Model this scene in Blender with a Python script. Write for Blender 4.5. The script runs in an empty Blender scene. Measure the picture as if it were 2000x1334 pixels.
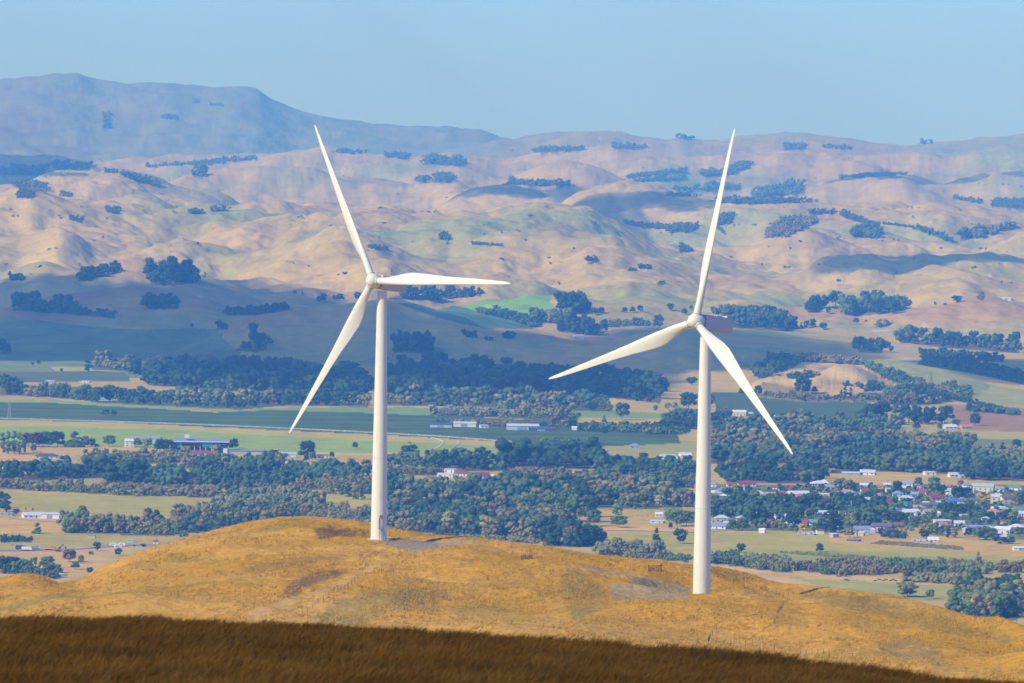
import bpy, math, random
import numpy as np
from mathutils import Vector, Matrix

# ---------------------------------------------------------------- camera, sky, sun, exposure
EYE, F, ROLL = 330.0, 11100.0, math.radians(0.8)      # eye height above the valley floor, focal length in photo pixels
PITCH = math.atan(387 / F)
SC = bpy.context.scene
COL = SC.collection
fw = np.array([0, math.cos(PITCH), -math.sin(PITCH)]); rt = np.array([1.0, 0, 0]); up = np.cross(rt, fw)
CR = rt * math.cos(ROLL) + up * math.sin(ROLL); CU = up * math.cos(ROLL) - rt * math.sin(ROLL)
cd = bpy.data.cameras.new('camera'); cam = bpy.data.objects.new('camera', cd); COL.objects.link(cam)
cd.sensor_width = 36; cd.lens = 36 * F / 2000; cd.clip_start = 1; cd.clip_end = 120000
cd.dof.use_dof = True; cd.dof.focus_distance = 1450; cd.dof.aperture_fstop = 3.6
M = Matrix(((CR[0], CU[0], -fw[0], 0), (CR[1], CU[1], -fw[1], 0), (CR[2], CU[2], -fw[2], EYE), (0, 0, 0, 1)))
cam.matrix_world = M
SC.camera = cam

SUN_EL, SUN_OFF = math.radians(36), math.radians(56)     # behind the camera, to its left
SUN = np.array([-math.sin(SUN_OFF) * math.cos(SUN_EL), -math.cos(SUN_OFF) * math.cos(SUN_EL), math.sin(SUN_EL)])
w = bpy.data.worlds.new("World"); SC.world = w; w.use_nodes = True
nt = w.node_tree; bg = nt.nodes['Background']; sky = nt.nodes.new('ShaderNodeTexSky')
sky.sky_type = 'NISHITA'; sky.sun_disc = False; sky.sun_elevation = SUN_EL
sky.sun_rotation = math.atan2(SUN[0], SUN[1]); sky.altitude = 400; sky.air_density = 1.0; sky.dust_density = 0.3; sky.ozone_density = 2.0
tn = nt.nodes.new('ShaderNodeVectorMath'); tn.operation = 'MULTIPLY'; tn.inputs[1].default_value = (.51, .90, 2.25)
nt.links.new(sky.outputs[0], tn.inputs[0]); nt.links.new(tn.outputs[0], bg.inputs[0]); bg.inputs[1].default_value = 0.108
sl = bpy.data.lights.new('sun', 'SUN'); sl.energy = 4.1; sl.angle = math.radians(0.5); sl.color = (1.0, 0.91, 0.66)
so = bpy.data.objects.new('sun', sl); COL.objects.link(so)
so.rotation_euler = Vector((SUN[0], SUN[1], SUN[2])).to_track_quat('Z', 'Y').to_euler()
SC.view_settings.view_transform = 'Standard'; SC.view_settings.look = 'None'; SC.view_settings.gamma = 1
SC.view_settings.exposure = 0.0
SC.cycles.use_denoising = True
SC.cycles.max_bounces = 5; SC.cycles.diffuse_bounces = 2; SC.cycles.glossy_bounces = 1; SC.cycles.transparent_max_bounces = 6
SC.cycles.volume_bounces = 1
SC.cycles.sample_clamp_indirect = 4

# ---------------------------------------------------------------- picture <-> place
def rays(px, py):
    px = np.asarray(px, float); py = np.asarray(py, float)
    d = fw + np.multiply.outer((px - 1000) / F, CR) + np.multiply.outer((667 - py) / F, CU)
    h = np.hypot(d[..., 0], d[..., 1])
    return np.arctan2(d[..., 0], d[..., 1]), d[..., 2] / h      # azimuth, slope of the line of sight
def project(P):
    d = np.asarray(P, float) - np.array([0, 0, EYE]); z = d @ fw
    return 1000 + F * (d @ CR) / z, 667 - F * (d @ CU) / z
def pt(px, py, D):                                             # point at horizontal distance D on a line of sight
    az, s = rays(px, py)
    return np.array([D * math.sin(az), D * math.cos(az), EYE + s * D])
RNG = np.random.default_rng(7)
random.seed(7)

def _hash(ix, iy, seed):
    h = (ix.astype(np.int64) * 374761393 + iy.astype(np.int64) * 668265263 + seed * 974634777) & 0xFFFFFFFF
    h = ((h ^ (h >> 13)) * 1274126177) & 0xFFFFFFFF
    h = h ^ (h >> 16)
    return (h & 0xFFFFFF) / float(0xFFFFFF) * 2 - 1
def vnoise(x, y, seed=0):
    x = np.asarray(x, float); y = np.asarray(y, float)
    x, y = np.broadcast_arrays(x, y)
    ix = np.floor(x); iy = np.floor(y); fx = x - ix; fy = y - iy
    ux = fx * fx * fx * (fx * (fx * 6 - 15) + 10); uy = fy * fy * fy * (fy * (fy * 6 - 15) + 10)
    def g(dx, dy):
        t = _hash(ix + dx, iy + dy, seed) * math.pi
        return np.cos(t) * (fx - dx) + np.sin(t) * (fy - dy)
    return 1.45 * ((g(0, 0) * (1 - ux) + g(1, 0) * ux) * (1 - uy) + (g(0, 1) * (1 - ux) + g(1, 1) * ux) * uy)
def fbm(x, y, seed=0, octv=4, gain=0.5, lac=2.03, ridged=False):
    s = 0; a = 1; t = 0
    for k in range(octv):
        c_, s_ = math.cos(.9 * k), math.sin(.9 * k); q = lac ** k
        n = vnoise((x * c_ - y * s_) * q + 17.3 * k, (x * s_ + y * c_) * q - 9.1 * k, seed + k)
        if ridged: n = 1 - 2 * np.abs(n)
        s = s + a * n; t += a; a *= gain
    return s / t
def sstep(a, b, x):
    t = np.clip((x - a) / (b - a), 0, 1); return t * t * (3 - 2 * t)
def inpoly(px, py, poly):
    r = np.zeros(np.shape(px), bool); n = len(poly)
    for i in range(n):
        x1, y1 = poly[i]; x2, y2 = poly[(i + 1) % n]
        if y1 == y2: continue
        c = ((y1 > py) != (y2 > py)) & (px < (x2 - x1) * (py - y1) / (y2 - y1) + x1)
        r ^= c
    return r

# ---------------------------------------------------------------- properties, meshes, materials
def tag(o, label=None, cat=None, group=None, kind=None):
    if label: o['label'] = label
    if cat: o['category'] = cat
    if group: o['group'] = group
    if kind: o['kind'] = kind
    return o
def link(o, parent=None):
    COL.objects.link(o)
    if parent is not None: o.parent = parent
    return o
def empty(name, loc=(0, 0, 0), rz=0):
    o = bpy.data.objects.new(name, None); o.empty_display_size = 1; COL.objects.link(o)
    o.location = loc; o.rotation_euler = (0, 0, rz); return o
def np_mesh(name, V, Fc, mats=(), smooth=True, attrs=None, midx=None):
    """V (n,3); Fc (m,3) or (m,4)"""
    me = bpy.data.meshes.new(name); V = np.asarray(V, np.float32); Fc = np.asarray(Fc, np.int32); k = Fc.shape[1]
    me.vertices.add(len(V)); me.vertices.foreach_set('co', V.ravel())
    me.loops.add(Fc.size); me.loops.foreach_set('vertex_index', Fc.ravel())
    me.polygons.add(len(Fc)); me.polygons.foreach_set('loop_start', np.arange(0, Fc.size, k, dtype=np.int32))
    me.polygons.foreach_set('loop_total', np.full(len(Fc), k, np.int32))
    if smooth: me.polygons.foreach_set('use_smooth', np.ones(len(Fc), bool))
    if midx is not None: me.polygons.foreach_set('material_index', np.asarray(midx, np.int32))
    for m in mats: me.materials.append(m)
    for an, (typ, val) in (attrs or {}).items():
        a = me.attributes.new(an, typ, 'POINT')
        a.data.foreach_set('color' if typ == 'FLOAT_COLOR' else 'value', np.asarray(val, np.float32).ravel())
    me.update(calc_edges=True); me.validate()
    return me
class MB:
    """collects boxes, tubes, lofts; build() links them as one mesh object"""
    def __init__(s): s.v = []; s.f = []
    def add(s, vs, fs):
        b = len(s.v); s.v += [tuple(p) for p in vs]; s.f += [tuple(i + b for i in f) for f in fs]; return s
    def box(s, x0, x1, y0, y1, z0, z1):
        return s.add([(x0, y0, z0), (x1, y0, z0), (x1, y1, z0), (x0, y1, z0), (x0, y0, z1), (x1, y0, z1), (x1, y1, z1), (x0, y1, z1)],
                     [(0, 3, 2, 1), (4, 5, 6, 7), (0, 1, 5, 4), (1, 2, 6, 5), (2, 3, 7, 6), (3, 0, 4, 7)])
    def loft(s, rings, cap=True, closed=True):
        n = len(rings[0]); vs = [p for r in rings for p in r]; fs = []
        for i in range(len(rings) - 1):
            for j in range(n if closed else n - 1):
                k = (j + 1) % n
                fs.append((i * n + j, i * n + k, (i + 1) * n + k, (i + 1) * n + j))
        if cap: fs += [tuple(range(n - 1, -1, -1)), tuple((len(rings) - 1) * n + j for j in range(n))]
        return s.add(vs, fs)
    def tube(s, p, q, r0, r1=None, n=6):
        p = Vector(p); q = Vector(q); r1 = r0 if r1 is None else r1
        d = (q - p).normalized(); a = d.orthogonal().normalized(); b = d.cross(a)
        ring = lambda c, r: [c + (a * math.cos(t) + b * math.sin(t)) * r for t in [2 * math.pi * i / n for i in range(n)]]
        return s.loft([ring(p, r0), ring(q, r1)])
    def build(s, name, mat, parent=None, smooth=False, bevel=0, ang=None):
        me = bpy.data.meshes.new(name); me.from_pydata(s.v, [], s.f); me.update()
        if smooth:
            me.polygons.foreach_set('use_smooth', [True] * len(me.polygons))
            if ang is not None: me.set_sharp_from_angle(angle=math.radians(ang))
        me.materials.append(mat)
        o = bpy.data.objects.new(name, me); link(o, parent)
        if bevel:
            b = o.modifiers.new('bevel', 'BEVEL'); b.width = bevel; b.segments = 2; b.limit_method = 'ANGLE'
        return o
def grid_faces(a, n):
    i, j = np.meshgrid(np.arange(a - 1), np.arange(n - 1), indexing='ij')
    q = (i * n + j).ravel()
    return np.stack([q, q + n, q + n + 1, q + 1], 1)

_m = {}
def mat(name, col, rough=0.8, noise=0.15, scale=1.0, spec=0.2, metal=0.0, coords='Object'):
    if name in _m: return _m[name]
    m = bpy.data.materials.new(name); m.use_nodes = True; t = m.node_tree; b = t.nodes['Principled BSDF']
    b.inputs['Roughness'].default_value = rough; b.inputs['Specular IOR Level'].default_value = spec; b.inputs['Metallic'].default_value = metal
    tc = t.nodes.new('ShaderNodeTexCoord'); n = t.nodes.new('ShaderNodeTexNoise'); n.inputs['Scale'].default_value = scale; n.inputs['Detail'].default_value = 5
    r = t.nodes.new('ShaderNodeMapRange'); r.inputs[1].default_value = .3; r.inputs[2].default_value = .7; r.inputs[3].default_value = 1 - noise; r.inputs[4].default_value = 1 + noise
    v = t.nodes.new('ShaderNodeVectorMath'); v.operation = 'SCALE'; v.inputs[0].default_value = col
    L = t.links.new; L(tc.outputs[coords], n.inputs['Vector']); L(n.outputs[0], r.inputs[0]); L(r.outputs[0], v.inputs['Scale']); L(v.outputs[0], b.inputs['Base Color'])
    _m[name] = m; return m
# ---------------------------------------------------------------- the land as heightfields round the viewpoint
class Land:
    """height Z over azimuth x distance; a real surface, sampled and ray-cast to stand things on it"""
    def __init__(s, az, D, Z): s.az = az; s.D = D; s.Z = Z
    def at(s, az, D):
        a = np.clip(np.interp(az, s.az, np.arange(len(s.az))), 0, len(s.az) - 1.001); d = np.clip(np.interp(D, s.D, np.arange(len(s.D))), 0, len(s.D) - 1.001)
        i = np.floor(a).astype(int); j = np.floor(d).astype(int); fa = a - i; fd = d - j; Z = s.Z
        return (Z[i, j] * (1 - fa) + Z[i + 1, j] * fa) * (1 - fd) + (Z[i, j + 1] * (1 - fa) + Z[i + 1, j + 1] * fa) * fd
    def xy(s, x, y): return s.at(np.arctan2(x, y), np.hypot(x, y))
    def cast(s, px, py):
        """first point of the land on the line of sight (one pixel or arrays) -> (n,3), nan where the sky is"""
        az, sl = rays(px, py); az = np.atleast_1d(az); sl = np.atleast_1d(sl)
        a = np.clip(np.interp(az, s.az, np.arange(len(s.az))), 0, len(s.az) - 1.001); i = np.floor(a).astype(int); fa = (a - i)[:, None]
        out = np.full((len(az), 3), np.nan)
        for c in range(0, len(az), 4000):
            k = slice(c, c + 4000)
            prof = s.Z[i[k]] * (1 - fa[k]) + s.Z[i[k] + 1] * fa[k]
            g = prof - (EYE + sl[k][:, None] * s.D[None, :])
            hit = g >= 0; ok = hit.any(1); j = np.maximum(hit.argmax(1), 1); r = np.arange(len(j))
            g0 = g[r, j - 1]; g1 = g[r, j]; t = np.where(np.abs(g1 - g0) > 1e-9, -g0 / (g1 - g0 + 1e-12), 0).clip(0, 1)
            D = s.D[j - 1] + t * (s.D[j] - s.D[j - 1]); z = EYE + sl[k] * D
            P = np.stack([D * np.sin(az[k]), D * np.cos(az[k]), z], 1); P[~ok] = np.nan; out[k] = P
        return out
    def hit(s, px, py): return s.cast([px], [py])[0]
    def mesh(s, name, mats, color=None):
        A, Dd = np.meshgrid(s.az, s.D, indexing='ij')
        V = np.stack([Dd * np.sin(A), Dd * np.cos(A), s.Z], -1).reshape(-1, 3)
        at = {} if color is None else {'Col': ('FLOAT_COLOR', np.concatenate([color.reshape(-1, 3), np.ones((len(V), 1))], 1))}
        me = np_mesh(name, V, grid_faces(len(s.az), len(s.D))[:, ::-1], mats, True, at)
        return link(bpy.data.objects.new(name, me))
def shifted(p, k): return [(x, y + k + max(0, (x - 1000)) * .012) for x, y in p]
def curve(pts):
    """traced outline -> azimuths, slopes, extra columns"""
    p = np.array(pts, float); az, sl = rays(p[:, 0], p[:, 1]); return az, sl, p

# --- valley and the hill country behind it
RIDGES = [  # distance, front width, back width, gully amplitude, outline
 (27000, 3800, 2500, 40, [(-500,170),(-100,152),(0,148),(100,144),(150,144),(185,157),(240,160),(330,157),(400,165),(470,166),(505,172),(530,190),(570,210),(610,220),(660,228),(740,238),(800,240),(870,243),(940,250),(975,262),(1060,285),(1200,330)]),
 (23500, 1800, 1800, 25, [(760,330),(860,290),(960,268),(1030,264),(1090,256),(1150,255),(1210,263),(1240,268),(1310,270),(1330,262),(1360,267),(1420,266),(1500,265),(1560,262),(1620,262),(1700,270),(1760,277),(1830,272),(1880,266),(1930,260),(1970,258),(2000,254),(2150,244),(2500,240)]),
 (20500, 1300, 1300, 22, [(-500,300),(-100,300),(0,296),(90,305),(180,312),(260,303),(350,292),(450,296),(540,285),(640,280),(720,300),(800,305),(900,292),(980,300),(1080,290),(1200,284),(1320,296),(1440,290),(1560,283),(1700,300),(1850,305),(2000,292),(2200,290),(2500,290)]),
 (18300, 700, 800, 16, [(940,365),(1000,350),(1030,330),(1060,320),(1110,316),(1150,325),(1200,345),(1260,372)]),
 (18400, 600, 800, 14, [(1560,368),(1620,350),(1700,340),(1740,332),(1770,335),(1800,348),(1850,350),(1900,340),(1950,328),(2000,327),(2100,330),(2300,345)]),
 (17500, 900, 900, 20, [(300,345),(380,330),(500,322),(600,335),(700,345),(800,340),(900,332),(1000,345)]),
 (15400, 700, 900, 16, [(-400,348),(-100,347),(0,345),(100,347),(180,334),(235,329),(260,338),(290,350),(330,362),(400,372)]),
 (15500, 650, 800, 16, [(780,415),(860,386),(900,364),(960,354),(1000,354),(1060,356),(1110,362),(1170,385)]),
 (15000, 600, 800, 16, [(1040,420),(1090,396),(1130,377),(1190,361),(1240,359),(1290,375),(1350,394),(1400,404),(1460,420)]),
 (14600, 700, 800, 16, [(1240,425),(1300,415),(1400,405),(1480,401),(1600,398),(1660,388),(1700,380),(1740,378),(1800,385),(1900,392),(2000,394),(2300,385)]),
 (14300, 500, 700, 14, [(150,400),(200,381),(235,372),(265,368),(300,375),(340,386),(400,400)]),
 (14000, 600, 800, 16, [(380,420),(450,400),(540,378),(600,372),(660,380),(740,396),(820,415)]),
 (13000, 800, 900, 22, [(-400,405),(-100,405),(0,400),(60,392),(140,388),(240,393),(300,394),(400,388),(430,385),(470,392),(550,387),(600,392),(680,398),(760,410),(840,440)]),
 (13300, 700, 900, 20, [(1420,500),(1480,470),(1540,428),(1600,430),(1650,440),(1700,440),(1760,450),(1800,462),(1850,472),(1900,474),(2000,445),(2200,430)]),
 (12500, 950, 1100, 30, [(600,440),(650,420),(720,408),(800,402),(870,400),(930,397),(1000,394),(1040,393),(1100,397),(1150,405),(1200,428),(1250,450),(1300,465),(1360,480),(1440,500)]),
 (12100, 550, 700, 22, [(-400,450),(0,452),(60,446),(110,433),(150,448),(180,466),(240,470),(300,462),(360,452),(420,462),(480,480)]),
 (11700, 550, 600, 18, [(1500,525),(1560,512),(1620,497),(1680,488),(1720,488),(1760,499),(1800,486),(1850,485),(1920,490),(2000,500),(2200,495)]),
 (11700, 650, 700, 26, [(420,520),(500,485),(580,455),(640,432),(690,432),(740,452),(800,480),(900,500),(980,470),(1060,478),(1140,462),(1200,452),(1270,480),(1340,505),(1420,520),(1500,530)]),
 (11200, 450, 500, 16, [(1560,565),(1640,545),(1720,532),(1790,515),(1850,503),(1900,510),(1960,530),(2050,545),(2300,550)]),
 (11100, 500, 500, 22, [(620,540),(700,510),(760,500),(830,520),(900,535),(960,515),(1020,520),(1100,545),(1160,530),(1230,512),(1300,528),(1380,548),(1500,555)]),
 (10500, 420, 500, 14, [(-400,510),(-60,505),(0,503),(40,490),(90,488),(130,500),(170,503),(220,493),(270,488),(300,497),(340,505),(400,528),(450,548),(520,560),(600,565),(700,583),(800,600)]),
 (10300, 380, 450, 12, [(820,600),(880,585),(960,575),(1050,566),(1120,560),(1180,570),(1260,560),(1340,572),(1440,580),(1560,585),(1680,590),(1800,585),(1900,575),(2000,582),(2300,580)]),
 (9700, 350, 400, 8, [(60,570),(130,560),(200,548),(260,542),(330,548),(400,560),(460,578),(540,590)]),
 (9300, 360, 420, 8, [(-100,640),(100,622),(180,622),(250,610),(330,605),(420,613),(500,622),(580,640)]),
 (9200, 350, 420, 8, [(520,600),(600,595),(680,584),(750,574),(800,583),(870,591),(950,604),(1010,620),(1080,640),(1150,655)]),
 (8700, 300, 380, 8, [(250,700),(330,688),(430,647),(470,640),(520,622),(600,622),(690,640),(760,640),(850,632),(920,622),(980,628),(1060,650),(1150,668),(1250,690)]),
 (8500, 300, 380, 7, [(980,690),(1080,668),(1160,652),(1240,640),(1300,632),(1370,640),(1450,652),(1600,684),(1700,700)]),
 (7750, 160, 260, 6, [(1440,770),(1500,735),(1560,716),(1600,711),(1640,702),(1670,703),(1700,715),(1740,741),(1780,765)]),
 (7950, 260, 260, 3, [(1600,740),(1680,702),(1760,703),(1850,727),(1950,757),(2020,772)]),
]
az_l = np.radians(np.concatenate([np.linspace(-9, -5.4, 60, endpoint=False), np.linspace(-5.4, 5.4, 1000), np.linspace(5.4, 9, 61)[1:]]))
D_l = np.concatenate([np.geomspace(2300, 8000, 330, endpoint=False), np.geomspace(8000, 16000, 780, endpoint=False), np.geomspace(16000, 45000, 260)])
A, DD = np.meshgrid(az_l, D_l, indexing='ij')
X, Y = DD * np.sin(A), DD * np.cos(A)
px0 = 1000 + F * np.tan(A)
bs = sstep(900, 1500, px0) * 1100 * sstep(12500, 9800, DD)
base = np.interp(DD - bs, [8300, 9500, 10500, 11500, 12500, 14500, 17000, 20000, 24000, 30000, 45000], [0, 8, 14, 26, 40, 56, 84, 130, 180, 200, 100])
acc = np.zeros_like(base)
warp = fbm(X / 900, Y / 900, 3, 3)
for k, (d0, wf, wb, g, tr) in enumerate(RIDGES):
    az, sl, _ = curve(tr)
    azu = np.linspace(az_l[0], az_l[-1], 1700); sw = np.hanning(19); sw /= sw.sum()
    smo = np.convolve(np.pad(np.interp(azu, az, sl), 9, 'edge'), sw, 'valid')
    top = EYE + np.interp(A, azu, smo) * d0 - 2
    end = np.exp(-((np.clip(az[0] - A, 0, None) + np.clip(A - az[-1], 0, None)) / 0.012) ** 2)
    dc = d0 + (0.35 if d0 < 22000 else .12) * wf * fbm(A * 60, DD / 2500 + k, 11 + k, 3)
    t = (DD - dc)
    spur = fbm((X * .8 + Y * .35 + warp * wf * .5) / (wf * .42), (Y * .8 - X * .35) / (wf * .85), 40 + k, 4, ridged=True)
    if d0 > 22000: spur = spur * .35
    prof = np.where(t < 0, np.exp(-(t / wf) ** 2 * (1 - .30 * spur)), np.exp(-(t / wb) ** 2))
    h = np.clip(top - base, 0, None) * end * prof
    h = h - g * 1.7 * spur * prof * (1 - prof) * 3.0 * end
    acc = acc + np.clip(h, 0, None) ** 4
acc = acc ** 0.25
far = sstep(8400, 11000, DD - bs)
Zl = base + acc + far * (20 - fbm((X + 160 * warp) / 760, Y / 950, 21, 5, .46, ridged=True) * 62 - fbm((X * .8 + Y * .6 + 60 * warp) / 210, (Y * .8 - X * .6) / 260, 22, 4, .5, ridged=True) * 17 - fbm(X / 64, Y / 80, 24, 3, .5, ridged=True) * 3.5) * np.interp(DD, [9000, 12500, 16000, 21000, 24000], [.6, 1, .95, .7, .55])
Zl = Zl + sstep(8000, 9000, DD) * fbm(X / 90, Y / 120, 25, 3) * 1.2
Zl = Zl + sstep(4, 30, acc) * (1 - far) * (-fbm(X / 340, Y / 420, 28, 4, .5, ridged=True) * 24 + fbm(X / 90, Y / 130, 29, 3, .5, ridged=True) * 3)
Zl = np.where(acc + base < .5, 0, Zl)
Zl = Zl + fbm(X / 40, Y / 60, 26, 2) * .15 + (base + acc > 3) * (np.abs(px0 - 1630) < 190) * (np.abs(DD - 7800) < 420) * fbm(X / 16, Y / 24, 27, 4, .6, ridged=True) * 2.2
LAND = Land(az_l, D_l, Zl)
PX, PY = project(np.stack([X, Y, Zl], -1))

TAN, STRAW, GRN, BRT, BRN = (.44, .31, .16), (.50, .38, .17), (.22, .25, .09), (.24, .36, .07), (.30, .19, .12)
Cc = np.empty(Zl.shape + (3,))
n1 = fbm(X / 700, Y / 900, 51, 5)[..., None]; n2 = fbm(X / 130, Y / 200, 52, 4)[..., None]; n3 = fbm(X / 300, Y / 500, 53, 4)[..., None]
hills = np.array((.53, .40, .095)) * (1 + .30 * n2)
hills = hills + (np.array((.28, .36, .08)) - hills) * sstep(-.08, .4, n1) * .8
hills = hills + (np.array((.36, .25, .10)) - hills) * sstep(.05, .5, n3) * .6
nb = sstep(10800, 10000, DD)[..., None]; hills = hills + (np.array((.42, .22, .10)) - hills) * nb * sstep(-.25, .35, n3 - n1) * .7
flat = np.array((.60, .43, .09)) * (1 + .15 * n2)
flat = flat + (np.array((.34, .38, .08)) - flat) * sstep(.05, .5, n1 + .5 * n3) * .8
hw = sstep(8200, 9600, DD - bs)[..., None]
Cc[:] = flat * (1 - hw) + hills * hw
del flat, hills
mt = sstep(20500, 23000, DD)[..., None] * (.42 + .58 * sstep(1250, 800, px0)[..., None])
Cc = Cc + (np.array((.20, .25, .15)) * (1 + .25 * n2 + .2 * n1) - Cc) * mt * .8  # haze of the far ranges painted into the colour, over the mountain's bush green
FIELDS = [  # colour, unevenness, outline on the ground as the photograph shows it
 ((.20,.25,.10), .25, [(-300,640),(60,625),(250,640),(420,640),(470,700),(330,740),(100,735),(-300,740)]),
 ((.40,.40,.13), .10, [(100,716),(170,716),(250,722),(250,728),(120,728)]),
 ((.13,.16,.09), .10, [(-200,728),(100,726),(250,730),(260,746),(150,748),(-200,745)]),
 ((.42,.29,.16), .10, [(-200,767),(60,768),(160,775),(100,781),(-200,778)]),
 ((.27,.34,.11), .10, [(-200,778),(200,783),(420,792),(515,798),(512,806),(420,803),(200,797),(-200,784)]),
 ((.20,.30,.10), .12, [(500,797),(780,795),(1000,802),(1150,800),(1240,805),(1330,808),(1330,818),(1000,815),(700,818),(500,808)]),
 ((.075,.135,.065), .16, [(-300,783),(100,787),(420,805),(520,801),(700,806),(1100,822),(1320,838),(1330,866),(1130,874),(1000,864),(800,852),(500,838),(200,824),(-300,815)]),
 ((.40,.38,.14), .08, [(-300,818),(200,827),(450,838),(700,850),(1000,869),(1000,875),(880,878),(700,860),(300,838),(-300,825)]),
 ((.25,.38,.11), .10, [(-300,825),(300,838),(700,860),(890,868),(975,872),(1000,876),(990,893),(880,898),(700,885),(440,885),(200,870),(-300,862)]),
 ((.50,.36,.17), .10, [(-300,868),(50,872),(240,872),(330,880),(300,892),(150,890),(100,900),(-300,905)]),
 ((.46,.40,.19), .06, [(600,885),(760,884),(900,888),(900,892),(760,889),(600,889)]),
 ((.35,.35,.12), .10, [(20,962),(150,970),(300,968),(430,980),(440,1000),(300,1003),(120,1008),(20,985)]),
 ((.33,.34,.12), .10, [(110,938),(205,932),(215,950),(330,955),(330,962),(200,955),(110,950)]),
 ((.50,.36,.16), .10, [(0,1010),(120,1008),(120,1035),(60,1045),(0,1040)]),
 ((.36,.34,.12), .10, [(0,1043),(120,1038),(280,1046),(270,1062),(150,1075),(0,1072)]),
 ((.48,.37,.27), .08, [(-200,1074),(100,1072),(200,1068),(290,1062),(290,1070),(200,1080),(100,1084),(-200,1082)]),
 ((.50,.38,.20), .10, [(0,1085),(220,1080),(200,1110),(100,1140),(0,1125)]),
 ((.38,.37,.13), .10, [(610,955),(720,960),(720,990),(620,985)]),
 ((.44,.34,.15), .08, [(590,1010),(640,985),(720,988),(700,1018),(600,1025)]),
 ((.46,.33,.17), .08, [(840,926),(1000,930),(1010,945),(850,940)]),
 ((.45,.36,.16), .10, [(1170,995),(1320,998),(1320,1022),(1180,1020)]),
 ((.52,.38,.18), .08, [(1160,1025),(1560,1032),(1560,1040),(1170,1040)]),
 ((.37,.36,.12), .10, [(1170,1040),(1500,1036),(2100,1060),(2100,1110),(1800,1090),(1500,1085),(1170,1070)]),
 ((.50,.36,.15), .10, [(1620,1045),(1850,1050),(2100,1078),(2100,1095),(1850,1075),(1620,1062)]),
 ((.30,.34,.11), .10, [(1440,1072),(1700,1080),(2100,1102),(2100,1120),(1700,1098),(1500,1096)]),
 ((.52,.39,.20), .10, [(1400,1100),(1600,1118),(1900,1140),(2100,1125),(2100,1200),(1800,1180),(1500,1140)]),
 ((.34,.36,.14), .10, [(1540,1128),(1700,1135),(2000,1150),(2000,1180),(1700,1170)]),
 ((.15,.19,.10), .45, [(1385,948),(1600,948),(2100,948),(2100,1052),(1960,1056),(1860,1030),(1740,1030),(1660,1036),(1560,1036),(1385,1036)]),
 ((.085,.13,.08), .08, [(1390,766),(1560,768),(1695,774),(1690,820),(1560,822),(1400,808)]),
 ((.38,.36,.14), .08, [(1400,806),(1560,822),(1700,822),(1800,830),(1790,838),(1560,830),(1400,822)]),
 ((.30,.20,.14), .08, [(1850,790),(2100,800),(2100,848),(1870,838)]),
 ((.36,.38,.14), .08, [(1780,840),(2100,848),(2100,862),(1780,850)]),
 ((.18,.22,.12), .08, [(1880,855),(2100,862),(2100,885),(1900,878)]),
 ((.50,.38,.20), .08, [(1900,876),(2000,880),(2000,890),(1900,886)]),
 ((.46,.35,.18), .08, [(1600,932),(1900,940),(1900,950),(1600,946)]),
 ((.40,.36,.13), .08, [(1560,625),(1800,640),(2100,646),(2100,655),(1720,650),(1540,640)]),
 ((.46,.36,.18), .08, [(1720,672),(1800,675),(1960,690),(1960,705),(1740,695)]),
 ((.22,.42,.05), .08, [(890,612),(960,588),(1060,574),(1092,566),(1088,590),(1080,616),(1000,618),(930,612)]),
 ((.10,.19,.10), .08, [(780,592),(900,600),(980,618),(1040,640),(960,645),(860,622)]),
 ((.56,.40,.16), .45, [(1505,738),(1560,716),(1600,712),(1640,700),(1680,704),(1710,722),(1748,742),(1740,762),(1690,768),(1640,772),(1590,766),(1550,756)]),
 ((.25,.20,.11), .4, [(1490,745),(1550,756),(1590,766),(1640,772),(1740,764),(1740,785),(1560,785),(1480,775)]),
 ((.32,.33,.13), .06, [(1690,703),(1760,703),(1850,725),(1960,757),(2100,770),(2100,795),(1900,790),(1760,750)]),
 ((.40,.30,.18), .1, [(1400,698),(1600,705),(1600,712),(1400,708)]),
 ((.30,.26,.13), .1, [(690,708),(790,690),(860,700),(800,716)]),
]
for c, nz, poly in FIELDS:
    xs = [p[0] for p in poly]; ys = [p[1] for p in poly]
    m = (PX > min(xs)) & (PX < max(xs)) & (PY > min(ys)) & (PY < max(ys))
    if ys[0] > 560 and max(ys) < 800: m &= DD < 10500
    idx = np.where(m); jx = (4 if max(ys) > 760 else 45) * fbm(X[idx] / (60 if max(ys) > 760 else 260), Y[idx] / (120 if max(ys) > 760 else 420), 71, 4)
    ins = inpoly(PX[idx] + jx, PY[idx] + .25 * jx, poly); idx = tuple(i[ins] for i in idx)
    v = (1 + nz * fbm(X[idx] / 70, Y[idx] / 160, 77, 4) * 1.6)[:, None]
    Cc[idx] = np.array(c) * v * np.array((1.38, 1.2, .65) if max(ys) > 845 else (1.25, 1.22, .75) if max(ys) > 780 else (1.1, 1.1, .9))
# orchard rows run across the view
orch = inpoly(PX, PY, FIELDS[6][2]) & (DD < 8600)
Cc[orch] *= (1 + .30 * np.sin(Y[orch] * 2 * math.pi / 95 + 2.5 * fbm(X[orch] / 400, Y[orch] / 300, 5, 2)) * (.6 + .4 * vnoise(X[orch] / 200, Y[orch] / 70, 9)))[:, None]
# bare slips on the steep faces
sl_ = np.gradient(Zl, axis=1) / np.gradient(DD, axis=1)
slip = (sl_ > .22) & (fbm(X / 35, Y / 60, 81, 3) > .42) & (DD > 9500) & (DD < 20000)
Cc[slip] = (.55, .42, .28)

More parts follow.
